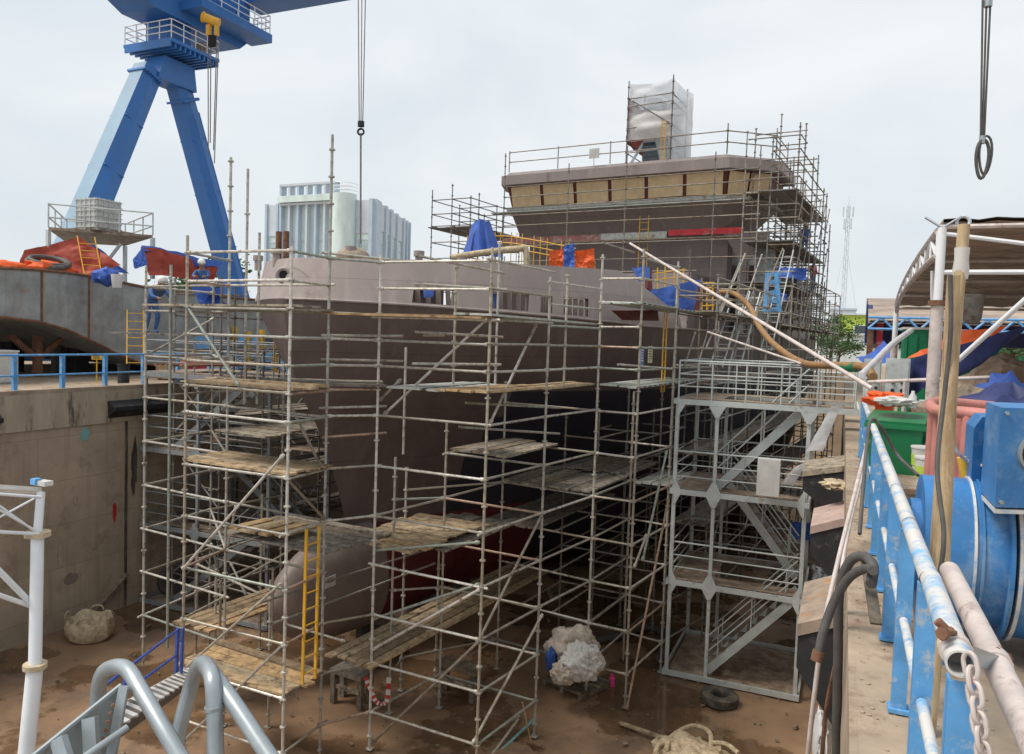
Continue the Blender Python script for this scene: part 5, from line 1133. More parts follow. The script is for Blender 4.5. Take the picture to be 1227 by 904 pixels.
def house(px,py0,w_,d_,D,mat,label,win=3,h=None):
    c=AT(px,py0,D); hh=c.z if h is None else h; T=thing('building',label,'building',(c.x,c.y+d_/2,0))
    MB().box((c.x,c.y+d_/2,hh/2),(w_,d_,hh)).build('wall',mat,T,smooth=False); MB().box((c.x,c.y+d_/2,hh+.1),(w_+.5,d_+.5,.2)).build('roof',m_bwh,T,smooth=False)
    for i in range(win): 
        f=MB().box((c.x-w_/2+w_*(i+.5)/win,c.y-.03,hh*.68),(w_/win*.4,.1,hh*.22)).build('window',m_white,T,smooth=False); MB().box((c.x-w_/2+w_*(i+.5)/win,c.y-.09,hh*.68),(w_/win*.34,.06,hh*.18)).build('pane',m_win,f,smooth=False)
    return T
house(1033,402,11,8,85,m_wall,'low white building with small dark windows beyond the stair tower',4)
house(1036,378,7,6,110,m_lime,'lime green building wall behind the low white building',1)
house(1020,395,9,8,130,m_bwh,'pale flat-roofed building left of the lime green wall',3)
house(1165,380,7.5,5,55,m_greenp,'long green shed behind the curved roof shelter',3)
house(150,392,60,20,190,m_wall,'distant pale warehouse glimpsed behind the left quay',8,h=7)
# trees
def tree(px,py,D,h,w_,label,seed,dense=1.):
    c=AT(px,py,D); c.z=0; T=thing('tree',label,'tree',c,'trees around the shipyard'); rr=random.Random(seed)
    mb=MB(); mb.tube(c,c+Vector((.1,0,h*.5)),h*.035,8,h*.02)
    brs=[]
    for i in range(7):
        a=rr.uniform(0,6.28); p=c+Vector((0,0,h*rr.uniform(.3,.5))); q=p+Vector((math.cos(a)*w_*.3,math.sin(a)*w_*.3,h*rr.uniform(.15,.35))); mb.tube(p,q,h*.015,5,h*.006); brs.append(q)
    mb.build('trunk',m_bark,T)
    mb=MB(); cl=[]
    for i in range(int(22*dense)):
        a=rr.uniform(0,6.28); r_=w_*.5*math.sqrt(rr.random()); z=h*(.42+.55*rr.random()); k=math.sqrt(max(.05,1-((z/h-.66)/.38)**2)); cl.append(c+Vector((math.cos(a)*r_*k,math.sin(a)*r_*k,z)))
    ls=h*.028
    for q in cl:
        for j in range(70):
            d=Vector((rr.gauss(0,1),rr.gauss(0,1),rr.gauss(0,.75)))*w_*.085; p=q+d; u=Vector((rr.uniform(-1,1),rr.uniform(-1,1),rr.uniform(-.6,.6))).normalized(); v_=u.cross(Vector((rr.uniform(-1,1),rr.uniform(-1,1),rr.uniform(-1,1)))).normalized()
            s_=ls*rr.uniform(.7,1.5); mb.quad(p-u*s_,p-v_*s_*.5,p+u*s_,p+v_*s_*.5)
    mb.build('crown',m_leaf,T,smooth=False)
for i,a in enumerate(((996,400,70,4.6,5.,'small bright tree left of the low white building, at the end of the hull'),(1006,400,66,3.2,3.6,'bushy low tree in front of the low white building'),(1195,400,60,5.0,8,'dense tree behind the green shed at the right edge'),(1215,400,50,4.5,6,'nearer dark tree at the right picture edge'),(985,405,95,4.5,6,'distant tree peeping behind the long side scaffold'),
    (242,400,90,10.3,9,'round tree top rising behind the red tarpaulin on the left'),(8,432,42,3.2,4.5,'small tree under the grey vessel at the left edge'),(1172,400,70,3.6,6,'tree showing under the navy tarpaulin at the right'))):
    tree(*a[:5],a[5],11+i)
# ================================================================== RIGHT QUAY, NEAR
RX=.355
T=thing('railing','worn bright blue pipe railing running along the right dock edge beside the camera','railing',(RX,2.4,0),'blue railings')
ys=[2.46,3.42,4.42,5.5]+[6.6+1.15*i for i in range(8)]
for y in ys:
    mb=MB(); mb.box((RX,y,.5),(.072,.012,.94)); mb.box((RX-.032,y+.028,.5),(.008,.05,.94)); mb.box((RX+.032,y+.028,.5),(.008,.05,.94)); mb.box((RX,y+.02,.02),(.1,.1,.02)); mb.build('post',m_blue,T,smooth=False)
for a,b in zip(ys,ys[1:]): MB().tube((RX,a+.02,.5),(RX,b-.02,.5),.022,12).build('mid_rail',m_bluer,T); 
def openpipe(mb,p,q,r,th=.006,n=24):
    p,q=Vector(p),Vector(q); d=(q-p).normalized(); mb.tube(p,q,r,n,caps=False); mb.tube(q,p,r-th,n,caps=False)
    x=d.cross(Vector((0,0,1))).normalized(); y=d.cross(x)
    for c in (p,q):
        b=len(mb.v)
        for i in range(n):
            a=2*math.pi*i/n; o=x*math.cos(a)+y*math.sin(a); mb.v+=[c+o*r,c+o*(r-th)]
        for i in range(n): j=(i+1)%n; mb.face(b+2*i,b+2*j,b+2*j+1,b+2*i+1)
    return mb
mb=openpipe(MB(),AT(1151,796,2.12),(RX+.005,3.42,1.0),.038); mb.build('top_rail',m_bluer,T)
for a,b in zip(ys[1:],ys[2:]): MB().tube((RX,a-.02,1.0),(RX,b+.02,1.0),.037,16,caps=False).build('top_rail',m_bluer,T)
e=AT(1151,796,2.12); p=AT(1138,684,3.35); q=AT(1252,915,1.9)
mb=openpipe(MB(),p,q,.04); pp2=solo(mb,'pipe',m_pipe,'loose dusty pink-white pipe lashed beside the end of the blue railing','pipe')
# swivel clamps
T=thing('pipe_clamp','rusty swivel clamp joining the railing end to the loose pipe','clamp',AT(1165,765,2.3))
a=e.lerp(Vector((RX,3.42,1.0)),.13); b=p.lerp(q,.62); dr=(Vector((RX,3.42,1.))-e).normalized(); dp=(q-p).normalized()
MB().tube(a-dr*.025,a+dr*.025,.045,20).build('collar',m_pipe,T); MB().tube(b-dp*.025,b+dp*.025,.047,20).build('collar',m_pipe,T)
ab=(b-a).normalized(); MB().bar(a+ab*.035,b-ab*.035,.04,.05).build('swivel_plate',m_silv,T)
for c,d_ in ((a,-1),(b,1)):
    o=c+ab*d_*.06+Vector((0,0,.012)); MB().tube(o-ab*d_*.05+Vector((0,0,.035)),o+ab*d_*.05+Vector((0,0,.02)),.008,8).build('bolt',m_rust,T)
    MB().tube(o+ab*d_*.03+Vector((0,0,.02)),o+ab*d_*.05+Vector((0,0,.018)),.018,6).build('nut',m_rust,T); MB().tube(o+dr*.03-ab*d_*.03+Vector((0,0,.03)),o+dr*.03+ab*d_*.035,.012,8).build('bolt',m_rust,T)
MB().tube(a+Vector((0,0,.03)),a+Vector((-.05,0,.075)),.013,8).build('bolt',m_rust,T)
# chain
T=thing('chain','heavy dusty chain hanging from the open end of the railing pipe','chain',AT(1165,800,2.1))
c=AT(1163,798,2.1); dn=(AT(1190,980,2.0)-c); n=int(dn.length/.037); 
for i in range(n+1):
    o=c+dn*(i/n); ax=Vector((.75,-.6,.1)) if i%2 else Vector((.6,.75,.05)); sd=ax.cross(dn.normalized()).normalized(); u=dn.normalized()
    pts=[]
    for k in range(18):
        t=2*math.pi*k/18; pts.append(o+sd*.019*math.cos(t)+u*(.027*math.sin(t)+.008*(1 if math.sin(t)>0 else -1)))
    mb=MB(); mb.path(pts,.0065,8,True); mb.build('link',m_pipe,T)
# timbers
b0,t0=AT(1112,882,3.8),AT(1155,270,3.95)
T=thing('timber_post','tall grey timber pole with a white rag tied near its top, leaning behind the railing','pole',b0)
mb=MB(); P_=bez([b0,b0.lerp(t0,.33)+RT*.012,b0.lerp(t0,.66)-RT*.008,t0],6); mb.path(P_,[.034]*7+[.032]*6+[.029]*6,10); mb.build('pole',m_timb,T)
mb=MB(); c=b0.lerp(t0,.93); mb.path([c-Vector((0,0,.1)),c-Vector((0,0,.05)),c,c+Vector((0,0,.06))],[.034,.039,.033,.036],12); mb.build('rag',m_sheet,T)
b1,t1=AT(1117,730,4.1),AT(1143,330,3.85)
mb=MB(); mb.bar(b1,t1,.035,.06,up=fw); solo(mb,'timber_post',m_timb,'shorter squared timber strapped to the left of the tall pole','pole',smooth=False)
mb=MB(); mb.path(bez([AT(1139,330,3.75),AT(1139,400,3.75),AT(1131,480,3.75),AT(1123,560,3.7),AT(1131,640,3.6),AT(1126,690,3.6)],6),.011,8); solo(mb,'cable',m_hoseg,'dark cable winding down the two timber poles','cable')
mb=MB(); mb.path(bez([AT(1030,640,5.5),AT(1040,520,6.3),AT(1046,503,6.6),AT(1056,512,6.6),AT(1075,545,6.6),AT(1100,570,6.2)],8),.014,8); solo(mb,'cable',m_hoseg,'dark cable looped over the blue railing in front of the green bin','cable')
# blue blower
T=thing('blower','big glossy blue industrial blower with round casing and square outlet box','machine',AT(1170,745,4.9))
c=AT(1145,660,5.0); X_=Vector((1,0,0)); z_=.52; c.z=.62
def ringc(x0,x1,r,mat,name,sub=None): mb=MB(); mb.tube((x0,c.y,c.z),(x1,c.y,c.z),r,48); return mb.build(name,mat,T)
xs=c.x-.22
ringc(xs,xs+.44,.46,m_fan,'motor_casing'); ringc(xs+.26,xs+.275,.475,m_bluer,'flange'); ringc(xs+.3,xs+.315,.475,m_fan,'flange')
ringc(xs+.44,xs+.46,.53,m_fan,'flange'); ringc(xs+.48,xs+.50,.53,m_bluer,'flange'); ringc(xs+.5,xs+1.1,.5,m_fan,'fan_housing')
ringc(xs-.06,xs,.3,m_fan,'end_cover'); 
for k in range(10): a=k*math.pi/5; MB().tube((xs-.07,c.y+.26*math.cos(a),c.z+.26*math.sin(a)),(xs-.055,c.y+.26*math.cos(a),c.z+.26*math.sin(a)),.014,6).build('bolt',m_silv,T)
for xx in (xs+.1,xs+.8): MB().box((xx,c.y,.07),(.12,.9,.14)).build('foot',m_fan,T,smooth=False)
d1=AT(1187,490,4.3); d2=AT(1192,608,4.3); w_=.95; o0=Vector((d2.x,d2.y,d2.z)); 
bxv=RT*1.0; bxv.z=0; bxv.normalize(); dv=Vector((0,1,0))*.5
mb=MB(); mb.prism([o0,o0+bxv*w_,o0+bxv*w_+Vector((0,0,.56)),o0+Vector((0,0,.56))],dv); ob=mb.build('outlet_box',m_fan,T,smooth=False)
n_=bxv.cross(Vector((0,0,1))); hc=o0+bxv*.22+Vector((0,0,.31)); mb=MB(); mb.tube(hc-n_*.01,hc+n_*.02,.115,28); mb.build('port_ring',m_silv,ob); mb=MB(); mb.tube(hc+n_*.0,hc+n_*.024,.098,28); mb.build('port_opening',m_dark,ob)
for sx,sz in ((.03,.03),(.03,.53),(.5,.03)): q_=o0+bxv*sx+Vector((0,0,sz)); MB().tube(q_+n_*.0,q_+n_*.012,.012,6).build('rivet',m_silv,ob)
MB().prism([o0-Vector((0,0,.012)),o0+bxv*w_-Vector((0,0,.012)),o0+bxv*w_-Vector((0,0,.035)),o0-Vector((0,0,.035))],dv*1.0).build('box_flange',m_bluer,T,smooth=False)
q_=AT(1163,580,4.9); mb=MB(); mb.prism([q_,q_+bxv*.14,q_+bxv*.14+Vector((0,0,.43)),q_+bxv*.05+Vector((0,0,.43)),q_+Vector((0,0,.36))],Vector((.0,.35,0))); mb.build('side_plate',m_fan,T,smooth=False)
q_=AT(1098,690,5.1); mb=MB(); mb.prism([q_,q_+bxv*.12,q_+bxv*.12+Vector((0,0,.56)),q_+Vector((0,0,.56))],Vector((0,.3,0))); mb.build('terminal_box',m_fan,T,smooth=False)
MB().tube(AT(1152,548,5.1),AT(1163,600,5.1),.03,10).build('grease_pipe',m_yel,T); 
mb=MB(); mb.path(bez([AT(1141,530,5),AT(1150,545,5),AT(1165,555,5),AT(1186,560,4.8)],5),.012,8); mb.build('hose_line',m_pipe,T)
# green bin
c=AT(1077,490,9.1); c.z=0; T=thing('waste_bin','dark green wheeled waste bin with a tilted lid behind the blue railing','bin',c)
def frust(c,w0,d0,w1,d1,z0,z1,rz): 
    q=Matrix.Rotation(rz,3,'Z'); v0=[c+q@Vector((a*w0/2,b*d0/2,z0)) for a,b in ((-1,-1),(1,-1),(1,1),(-1,1))]; v1=[c+q@Vector((a*w1/2,b*d1/2,z1)) for a,b in ((-1,-1),(1,-1),(1,1),(-1,1))]
    mb=MB(); mb.v+=v0+v1; mb.face(3,2,1,0); mb.face(4,5,6,7)
    for i in range(4): j=(i+1)%4; mb.face(i,j,4+j,4+i)
    return mb
frust(c,.44,.5,.58,.68,.06,1.02,-.15).build('body',m_green,T,smooth=False); frust(c,.64,.74,.64,.74,.99,1.04,-.15).build('rim',m_green,T,smooth=False)
MB().box(c+Vector((.0,.02,1.09)),(.62,.72,.035),mat=Matrix.Rotation(-.15,3,'Z')@Matrix.Rotation(.1,3,'X')).build('lid',m_green,T,smooth=False)
for a in (-1,1): MB().tube(c+Vector((a*.2-.03,.3,.1)),c+Vector((a*.2+.03,.3,.1)),.1,16).build('wheel',m_rub,T)
mb=MB(); mb.blob(AT(1072,481,9.1),(.22,.2,.05),3,12,.5,3); solo(mb,'cloth_heap',m_sheet,'crumpled white bags lying on the lid of the green bin','cloth')
c2=AT(1093,489,9.0); mb=MB(); mb.path([c2,c2+Vector((0,0,.13)),c2+Vector((0,0,.17)),c2+Vector((0,0,.2))],[.045,.045,.02,.018],12); T=solo(mb,'water_bottle',m_sheet,'clear plastic water bottle standing at the right corner of the green bin','bottle')
mb=MB(); mb.blob(AT(1060,478,9.9),(.24,.3,.09),6,14,.5,2); solo(mb,'cloth_heap',m_tarpo,'bright orange sheet crumpled behind the green bin','cloth')
solo(cloth([AT(1040,472,10.2),AT(1060,480,9.6),AT(1062,493,9.6),AT(1046,492,10.)],amp=.05,sag=.0,seed=3,fq=4),'cloth',m_tarpo,'orange sheet corner hanging over the top of the blue railing','cloth')
for i,(px,py,lab) in enumerate(((1112,562,'nearer white paint pail with lime green label beside the timber poles'),(1106,548,'farther white paint pail with lime green label beside the timber poles'))):
    c=ONZ(px,py+24,0) if 0 else AT(px,py,7.6+i*.9); T=thing('paint_pail',lab,'pail',c-Vector((0,0,.16)),'paint pails')
    mb=MB(); mb.tube(c-Vector((0,0,.14)),c+Vector((0,0,.1)),.1,20,.12); mb.build('body',m_sheet,T); mb=MB(); mb.tube(c-Vector((0,0,.09)),c+Vector((0,0,.03)),.112,20,.119); mb.build('label_band',m_lime,T); mb=MB(); mb.tube(c+Vector((0,0,.1)),c+Vector((0,0,.12)),.128,20); mb.build('lid',m_sheet,T)
c=AT(1110,580,8.2); mb=MB(); mb.box((c.x+.1,c.y+.4,c.z/2-.02),(.7,1.5,max(.1,c.z-.08))); mb.box((c.x+.1,c.y+.4,c.z-.04),(.76,1.56,.05)); mb.box((c.x+.1,c.y+.4,.03),(.66,1.4,.05)); solo(mb,'work_bench',m_greyd,'mud-stained low bench carrying the paint pails','bench',smooth=False)
# pink pipe stand
T=thing('pipe_stand','faded pink pipe stand with rounded corner behind the blower','stand',AT(1150,545,6.4))
A=AT(1118,486,6.4); mb=MB(); mb.path(bez([AT(1190,487,7.6),AT(1130,482,7.4),AT(1116,484,7.0),AT(1122,492,6.3),AT(1160,495,6.1),AT(1200,500,5.9)],6),.048,12); mb.build('top_pipe',m_pinkp,T)
for px,py,D in ((1117,490,6.9),(1124,496,6.35),(1131,493,6.3),(1161,498,6.1),(1150,490,7.3)): p_=AT(px,py,D); MB().tube((p_.x,p_.y,0),(p_.x,p_.y,p_.z),.035 if px<1150 else .05,12).build('leg',m_pinkp,T)
# electrical cabinets
for i,(px,D,w_,h_,zt,lab) in enumerate(((1076,13.,.36,.72,1.75,'grey electrical cabinet with round knobs beside the shelter post'),(1046,15,.3,.75,1.7,'grey electrical cabinet farther left, beside the stair tower'),(1120,11.5,.34,.6,1.15,'lower grey electrical cabinet between the navy tarpaulin and the poles'))):
    c=AT(px,435,D); T=thing('electrical_cabinet',lab,'cabinet',(c.x,c.y,0),'electrical cabinets'); MB().box((c.x,c.y,zt-h_/2),(w_,.25,h_)).build('case',m_grey,T,smooth=False)
    MB().box((c.x,c.y-.13,zt-h_/2),(w_*.86,.02,h_*.9)).build('door',m_grey,T,smooth=False)
    for a in (-1,1):
        MB().bar((c.x+a*w_*.4,c.y,0),(c.x+a*w_*.4,c.y,zt-h_),.04,.04).build('leg',m_grey,T,smooth=False)
        for b in (0,1): MB().tube((c.x+a*.07,c.y-.14,zt-h_*.55-.14*b),(c.x+a*.07,c.y-.18,zt-h_*.55-.14*b),.03,12).build('knob',m_rub,T)
# ---------------- curved shelter
YN_,YF_=12.3,21.; XS0=1.12; 
T=thing('roof_shelter','curved corrugated roof shelter on white posts and lattice arches above the right quay','shelter',(3.5,12.3,0))
def arch(u): # u 0 near/top ..1 far/low
    y=YN_+(YF_-YN_)*math.sin(u*math.pi/2); z=2.85+.72*math.cos(u*math.pi/2)**.9 if u<1 else 2.85
    return y,z
U=[i/16 for i in range(17)]
mb=MB(); xs_=[XS0-.12+.0*i for i in range(1)]; x0,x1=XS0+.06,14.
for th_ in (0,.05):
    mb.grid([[(x0+(x1-x0)*j/60,arch(u)[0],arch(u)[1]+.12+th_+.018*math.sin(j*2.4)) for j in range(61)] for u in U])
mb.grid([[(x0,arch(u)[0],arch(u)[1]+.12),(x0,arch(u)[0],arch(u)[1]+.17)] for u in U]); mb.build('roof_sheeting',m_roof,T,smooth=False)
for k,xx in enumerate((XS0,XS0+3.4,XS0+6.8)):
    top_=[(xx,*arch(u)) for u in U]; bot_=[(xx,arch(u)[0]+.0,arch(u)[1]-.34*(1-u*.75)) for u in U]
    mb=MB(); mb.path(top_,.05,8); mb.build('arch_chord',m_pipe,T); mb=MB(); mb.path(bot_,.045,8); mb.build('arch_chord',m_pipe,T)
    for i in range(0,16):
        a=top_[i] if i%2 else bot_[i]; b=bot_[i+1] if i%2 else top_[i+1]; MB().tube(a,b,.028,6).build('lattice_bar',m_white,T); MB().tube(top_[i],bot_[i],.022,6).build('lattice_bar',m_white,T)
for u in (0,.3,.55,.78,1): y,z=arch(u); MB().tube((XS0,y,z+.06),(x1,y,z+.06),.035,6).build('purlin',m_pipe,T)
for z in (3.0,): MB().tube((XS0,YN_,z),(x1,YN_,z),.035,8).build('tie_beam',m_white,T)
MB().tube((XS0,YN_,3.55),(XS0+3.4,YN_,3.0),.03,8).build('brace',m_white,T)
for xx,y in ((XS0+.05,YN_),(XS0+6.8,YN_),(XS0,YF_),(XS0+6.8,YF_)):
    zt=arch(0)[1] if y==YN_ else arch(1)[1]; MB().tube((xx,y,0),(xx,y,zt*.72),.085,14).build('post',m_pipe,T); MB().tube((xx,y,zt*.72),(xx,y,zt+.05),.06,12).build('post',m_white,T); MB().tube((xx,y,zt*.71),(xx,y,zt*.73),.12,14).build('collar',m_rust,T)
for a in (-1,1): MB().bar((XS0+.05,YN_,arch(0)[1]+.05),(XS0+.05+a*.22,YN_,arch(0)[1]+.2),.1,.02).build('bracket',m_bwh,T,smooth=False)
MB().ring((XS0+.3,YN_,arch(0)[1]+.12),(0,1,0),.08,.025,16,6).build('lifting_eye',m_bwh,T)
mb=MB(); mb.path(bez([AT(1117,325,11.5),AT(1117,360,11.6),AT(1120,400,11.7),AT(1123,440,11.8)],6),.024,10); solo(mb,'pipe',m_white,'thin white pipe hanging beside the shelter post','pipe')
mb=MB(); mb.tube(AT(1148,432,10.5),AT(1232,356,9.6),.035,10); solo(mb,'pole',m_white,'white slanting pole crossing the navy tarpaulin at the right','pole')
# second shelter far behind
T=thing('roof_shelter','smaller dark curved shelter with blue trusses and red posts farther back','shelter',AT(1100,440,27)); 
a=AT(1040,395,27); b=AT(1190,395,27); mb=MB(); rows=[]
for th_ in (0,.08):
    mb.grid([[(a.x+(b.x-a.x+8)*j,a.y+u*5,3.0+1.0*math.sin(min(1,u*1.3)*math.pi*.5)*1.0-.2+th_) for j in (0,1)] for u in [i/10 for i in range(11)]])
mb.build('roof_sheeting',m_roof,T,smooth=False)
mb=MB(); mb.prism([(a.x,a.y+.0,2.75),(a.x,a.y+1.5,3.5),(a.x,a.y+4,3.8),(a.x,a.y+4,2.7)],(.15,0,0)); mb.prism([(a.x,a.y+4.2,2.1),(b.x+6,a.y+4.2,2.1),(b.x+6,a.y+4.2,3.7),(a.x,a.y+4.2,3.7)],(0,.1,0)); mb.build('dark_side',m_tarpn,T,smooth=False)
for px in (1043,1054,1110): q_=AT(px,400,27.5); MB().bar((q_.x,q_.y,0),(q_.x,q_.y,3.0),.2,.2).build('red_post',m_rust if px!=1054 else m_redp,T,smooth=False)
for i in range(8): q_=a+Vector((.8*i,0,0)); MB().tube((q_.x,a.y,2.6),(q_.x+.4,a.y,3.0),.04,5).build('truss_bar',m_blue,T); MB().tube((q_.x+.4,a.y,3.0),(q_.x+.8,a.y,2.6),.04,5).build('truss_bar',m_blue,T)
for z in (2.6,3.0): MB().tube((a.x,a.y,z),(a.x+6.4,a.y,z),.05,6).build('truss_chord',m_blue,T)
# tarps, tank, canvas, heaps
solo(cloth([AT(1083,432,13.2),AT(1230,390,10.8),AT(1222,398,11.2),AT(1083,480,13.2)],amp=.06,sag=.28,seed=12,fq=1.2),'tarpaulin',m_tarpn,'navy tarpaulin stretched under the curved shelter, its orange side showing above','tarp','tarpaulins')
solo(cloth([AT(1086,431,13.6),AT(1150,394,13.2),AT(1208,388,12.6),AT(1150,420,13.)],amp=.06,sag=.1,seed=13),'tarpaulin',m_tarpo,'orange side of the tarpaulin under the curved shelter','tarp','tarpaulins')
c=AT(1101,430,17.5); T=thing('green_tank','green steel tank with a pale lid beside the white canvas roll','tank',(c.x,c.y,0)); zt=AT(1101,396,17.5).z
MB().box((c.x,c.y,zt/2+.02),(.7,.9,zt-.04)).build('body',m_greenp,T,smooth=False); MB().box((c.x,c.y,zt+.03),(.78,.98,.05)).build('lid',m_sheet,T,smooth=False)
for i in range(4): MB().box((c.x-.3+.2*i,c.y-.46,zt*.55),(.03,.03,zt*.8)).build('rib',m_greenp,T,smooth=False)
mb=MB(); mb.path(bez([AT(1092,396,15.5),AT(1070,412,14.5),AT(1046,436,13.2),AT(1032,450,12.5)],6),.055,10); solo(mb,'canvas_roll',m_foam,'white canvas roll slanting from the green tank to the stair tower','canvas')
solo(cloth([AT(1025,430,20),AT(1060,412,20),AT(1075,428,19),AT(1040,440,19)],amp=.1,sag=.1,seed=14),'tarpaulin',m_tarpb,'blue tarpaulin behind the white canvas roll','tarp','tarpaulins')
c=AT(1165,372,11.6); mb=MB(); mb.path([c-Vector((0,0,.2)),c-Vector((0,0,.12)),c+Vector((0,0,.2)),c+Vector((0,0,.24))],[.1,.13,.16,.15],14); solo(mb,'bucket',m_tubed,'dark grey net bucket hanging under the shelter roof','bucket')
heap=[((1170,474),9.5,(.9,.6,.3),m_woodg,'grey-brown cloth mound behind the pink pipe stand'),((1212,474),9.0,(.8,.8,.28),m_tarpn,'dark blue tarpaulin mound at the right picture edge'),((1195,462),11,(.6,.4,.25),m_tarpb,'bright blue sheet heap behind the dark blue mound'),((1210,438),14,(1.2,.8,.5),m_greyd,'tan junk heap near the right picture edge')]
for i,((px,py),D,r_,m,lab) in enumerate(heap):
    c=AT(px,py,D); mb=MB(); mb.blob((c.x,c.y,c.z*.45),(r_[0],r_[1],c.z*.6),20+i,14,.35,2.2); solo(mb,'covered_heap',m,lab,'heap','heaps on the right quay')
T=thing('green_machine','dark green machine standing under the far end of the navy tarpaulin','machine',AT(1195,450,16)); c=AT(1200,440,16)
MB().box((c.x,c.y,.9),(1.5,1.2,1.6)).build('body',m_greenp,T,smooth=False); MB().box((c.x-.4,c.y-.1,1.9),(.5,.9,.5)).build('top_box',m_green,T,smooth=False)
for a in (-.5,0,.5): MB().box((c.x+a,c.y-.62,.95),(.1,.06,1.5)).build('rib',m_green,T,smooth=False)
mb=MB(); q_=AT(1222,440,18); mb.box((q_.x+.6,q_.y,.8),(2.,.1,1.6)); mb.box((q_.x+.6,q_.y-.06,1.5),(2.,.05,.06)); mb.box((q_.x+.6,q_.y-.06,.2),(2.,.05,.06)); solo(mb,'board_fence',m_blue,'pale blue board fence at the right picture edge','fence',smooth=False)
for i in range(9):
    p_=Vector((R.uniform(1.4,3.4),R.uniform(7.5,15),.04+.05*i%3)); a=R.uniform(-.6,.6)
    mb=MB(); mb.tube(p_,p_+Vector((math.sin(a)*1.6,math.cos(a)*1.6,.02)),.03,8); solo(mb,'loose_tube',m_tube,'rusty scaffold tube lying loose on the right quay beyond the blower','tube','loose tubes on the right quay')
T=thing('handrail','grey waist-high pipe rail crossing the right quay beyond the green bin','railing',AT(1100,458,12)); a=AT(1040,458,12.5); b=AT(1200,452,11.2)
MB().tube(a,b,.03,8).build('top_rail',m_pipe,T)
for u in (.0,.3,.65,1): q_=a.lerp(b,u); MB().tube((q_.x,q_.y,0),q_,.028,8).build('post',m_pipe,T)
# things draped over the dock edge
for i,(pts,r_,m,lab) in enumerate((([(1040,528,8.6),(1022,600,7.2),(1000,690,6.4),(984,770,6.2),(968,904,6.3),(966,960,6.5)],.019,m_pipe,'thin pale pipe hanging over the dock edge, left of the dark hoses'),
  ([(1036,560,8.4),(1018,630,7.2),(1006,700,6.8),(1004,735,6.8)],.017,m_pipe,'short pale pipe leaning on the dock edge above the nearest fender'),
  ([(1044,700,4.9),(1046,678,5.1),(1034,667,5.3),(1018,674,5.4),(1006,710,5.5),(1004,800,5.6),(1002,904,5.8),(1002,980,6.)],.034,m_hoseg,'thick dark hose hooked over the dock edge and hanging straight down'),
  ([(1046,684,4.8),(1036,682,5.0),(1018,692,5.1),(1000,720,5.2),(987,755,5.2),(981,782,5.2)],.03,m_hoseg,'thick dark hose curving over the dock edge with a rusty end'),
  ([(981,780,5.2),(978,792,5.2)],.038,m_rust,'rusty coupling on the end of the curving dark hose'),
  ([(1000,800,6),(990,850,6.2),(985,904,6.3)],.016,m_rust,'thin rusty bar hanging below the dark hose'))):
    mb=MB(); mb.path(bez([AT(*p) for p in pts],6),r_,12); solo(mb,'hose' if r_>.03 else 'pipe',m,lab,'hose' if r_>.03 else 'pipe')
mb=MB(); mb.bar(AT(1038,672,5.3),AT(1050,748,4.9),.07,.02,up=(0,0,1)); solo(mb,'plank',m_woodg,'short grey plank lying on the dock edge beside the hose','plank',smooth=False)
mb=MB(); mb.blob(AT(1000,582,11.9)+Vector((0,0,.02)),(.2,.35,.06),8,12,.5,3); solo(mb,'rope_heap',m_sack,'tangled rope lying on the pink-topped fender','rope')
mb=MB(); mb.blob(AT(985,890,7.5),(.08,.3,.3),9,10,.5,3); solo(mb,'plastic_scrap',m_sheet,'white plastic scrap low on the right dock wall','scrap')
solo(cloth([AT(950,626,20.5),AT(998,628,20.5),AT(996,650,20.5),AT(955,648,20.5)],amp=.15,sag=.1,seed=15),'tarpaulin',m_tarpb,'dark blue tarpaulin behind the lower half of the right stair tower','tarp','tarpaulins')
# quay litter
rb=random.Random(5)
mb=MB()
for i in range(700):
    y=rb.uniform(1.5,16); x=XR+.02+rb.random()**1.5*(.5+.12*y); s_=rb.uniform(.004,.016); mb.blob((x,y,.003),(s_,s_*rb.uniform(.6,1.6),s_*.6),i,3,.3)
o=mb.build('gravel',m_quay); o['kind']='stuff'
# ================================================================== DOCK FLOOR THINGS
def bag(label,c,r_,mat,seed,handles=True):
    T=thing('bulk_bag',label,'bag',c,'bulk bags on the dock floor'); c=Vector(c); rows=[]; n=40
    for z,k in ((0,.86),(.12,1.0),(.3,1.05),(.48,1.0),(.56,.93),(.5,.82),(.36,.7),(.34,.3),(.36,.02)):
        rows.append([c+Vector((r_[0]*k*math.cos(a)*(1+.05*math.sin(9*a+seed)*(z>.05)),r_[1]*k*math.sin(a)*(1+.05*math.sin(7*a)*(z>.05)),r_[2]*z/.56*(1+.1*math.sin(5*a+seed)*(k<1)))) for a in [2*math.pi*j/n for j in range(n+1)]])
    mb=MB(); mb.grid(rows); mb.build('sack_body',mat,T)
    if handles:
        for a in (.5,2.1,3.7,5.3): q_=c+Vector((math.cos(a)*r_[0]*.95,math.sin(a)*r_[1]*.95,r_[2])); t_=Vector((-math.sin(a),math.cos(a),0)); MB().path(bez([q_-t_*.18,q_-t_*.1+Vector((0,0,.12)),q_+t_*.1+Vector((0,0,.1)),q_+t_*.18],5),.02,6).build('handle',mat,T)
p=ONZ(90,768,FZ); bag('slumped beige bulk bag full of scrap at the foot of the left dock wall',p+Vector((.1,.35,0)),(.62,.55,.55),m_sack,1)
a=ONZ(104,742,FZ); mb=MB(); mb.bar(a,Vector((XL+.1,a.y+1.2,FZ+1.0)),.2,.05); solo(mb,'plank',m_woodg,'plank leaning on the left wall behind the beige bulk bag','plank',smooth=False)
p=ONZ(835,903,FZ)
T=thing('bulk_bag','open yellowish bulk bag with twisted straps at the bottom edge of the picture','bag',p,'bulk bags on the dock floor')
mb=MB(); mb.blob(p+Vector((0,-.3,.12)),(.75,.55,.28),3,18,.45,2.); mb.build('sack_body',m_sack,T)
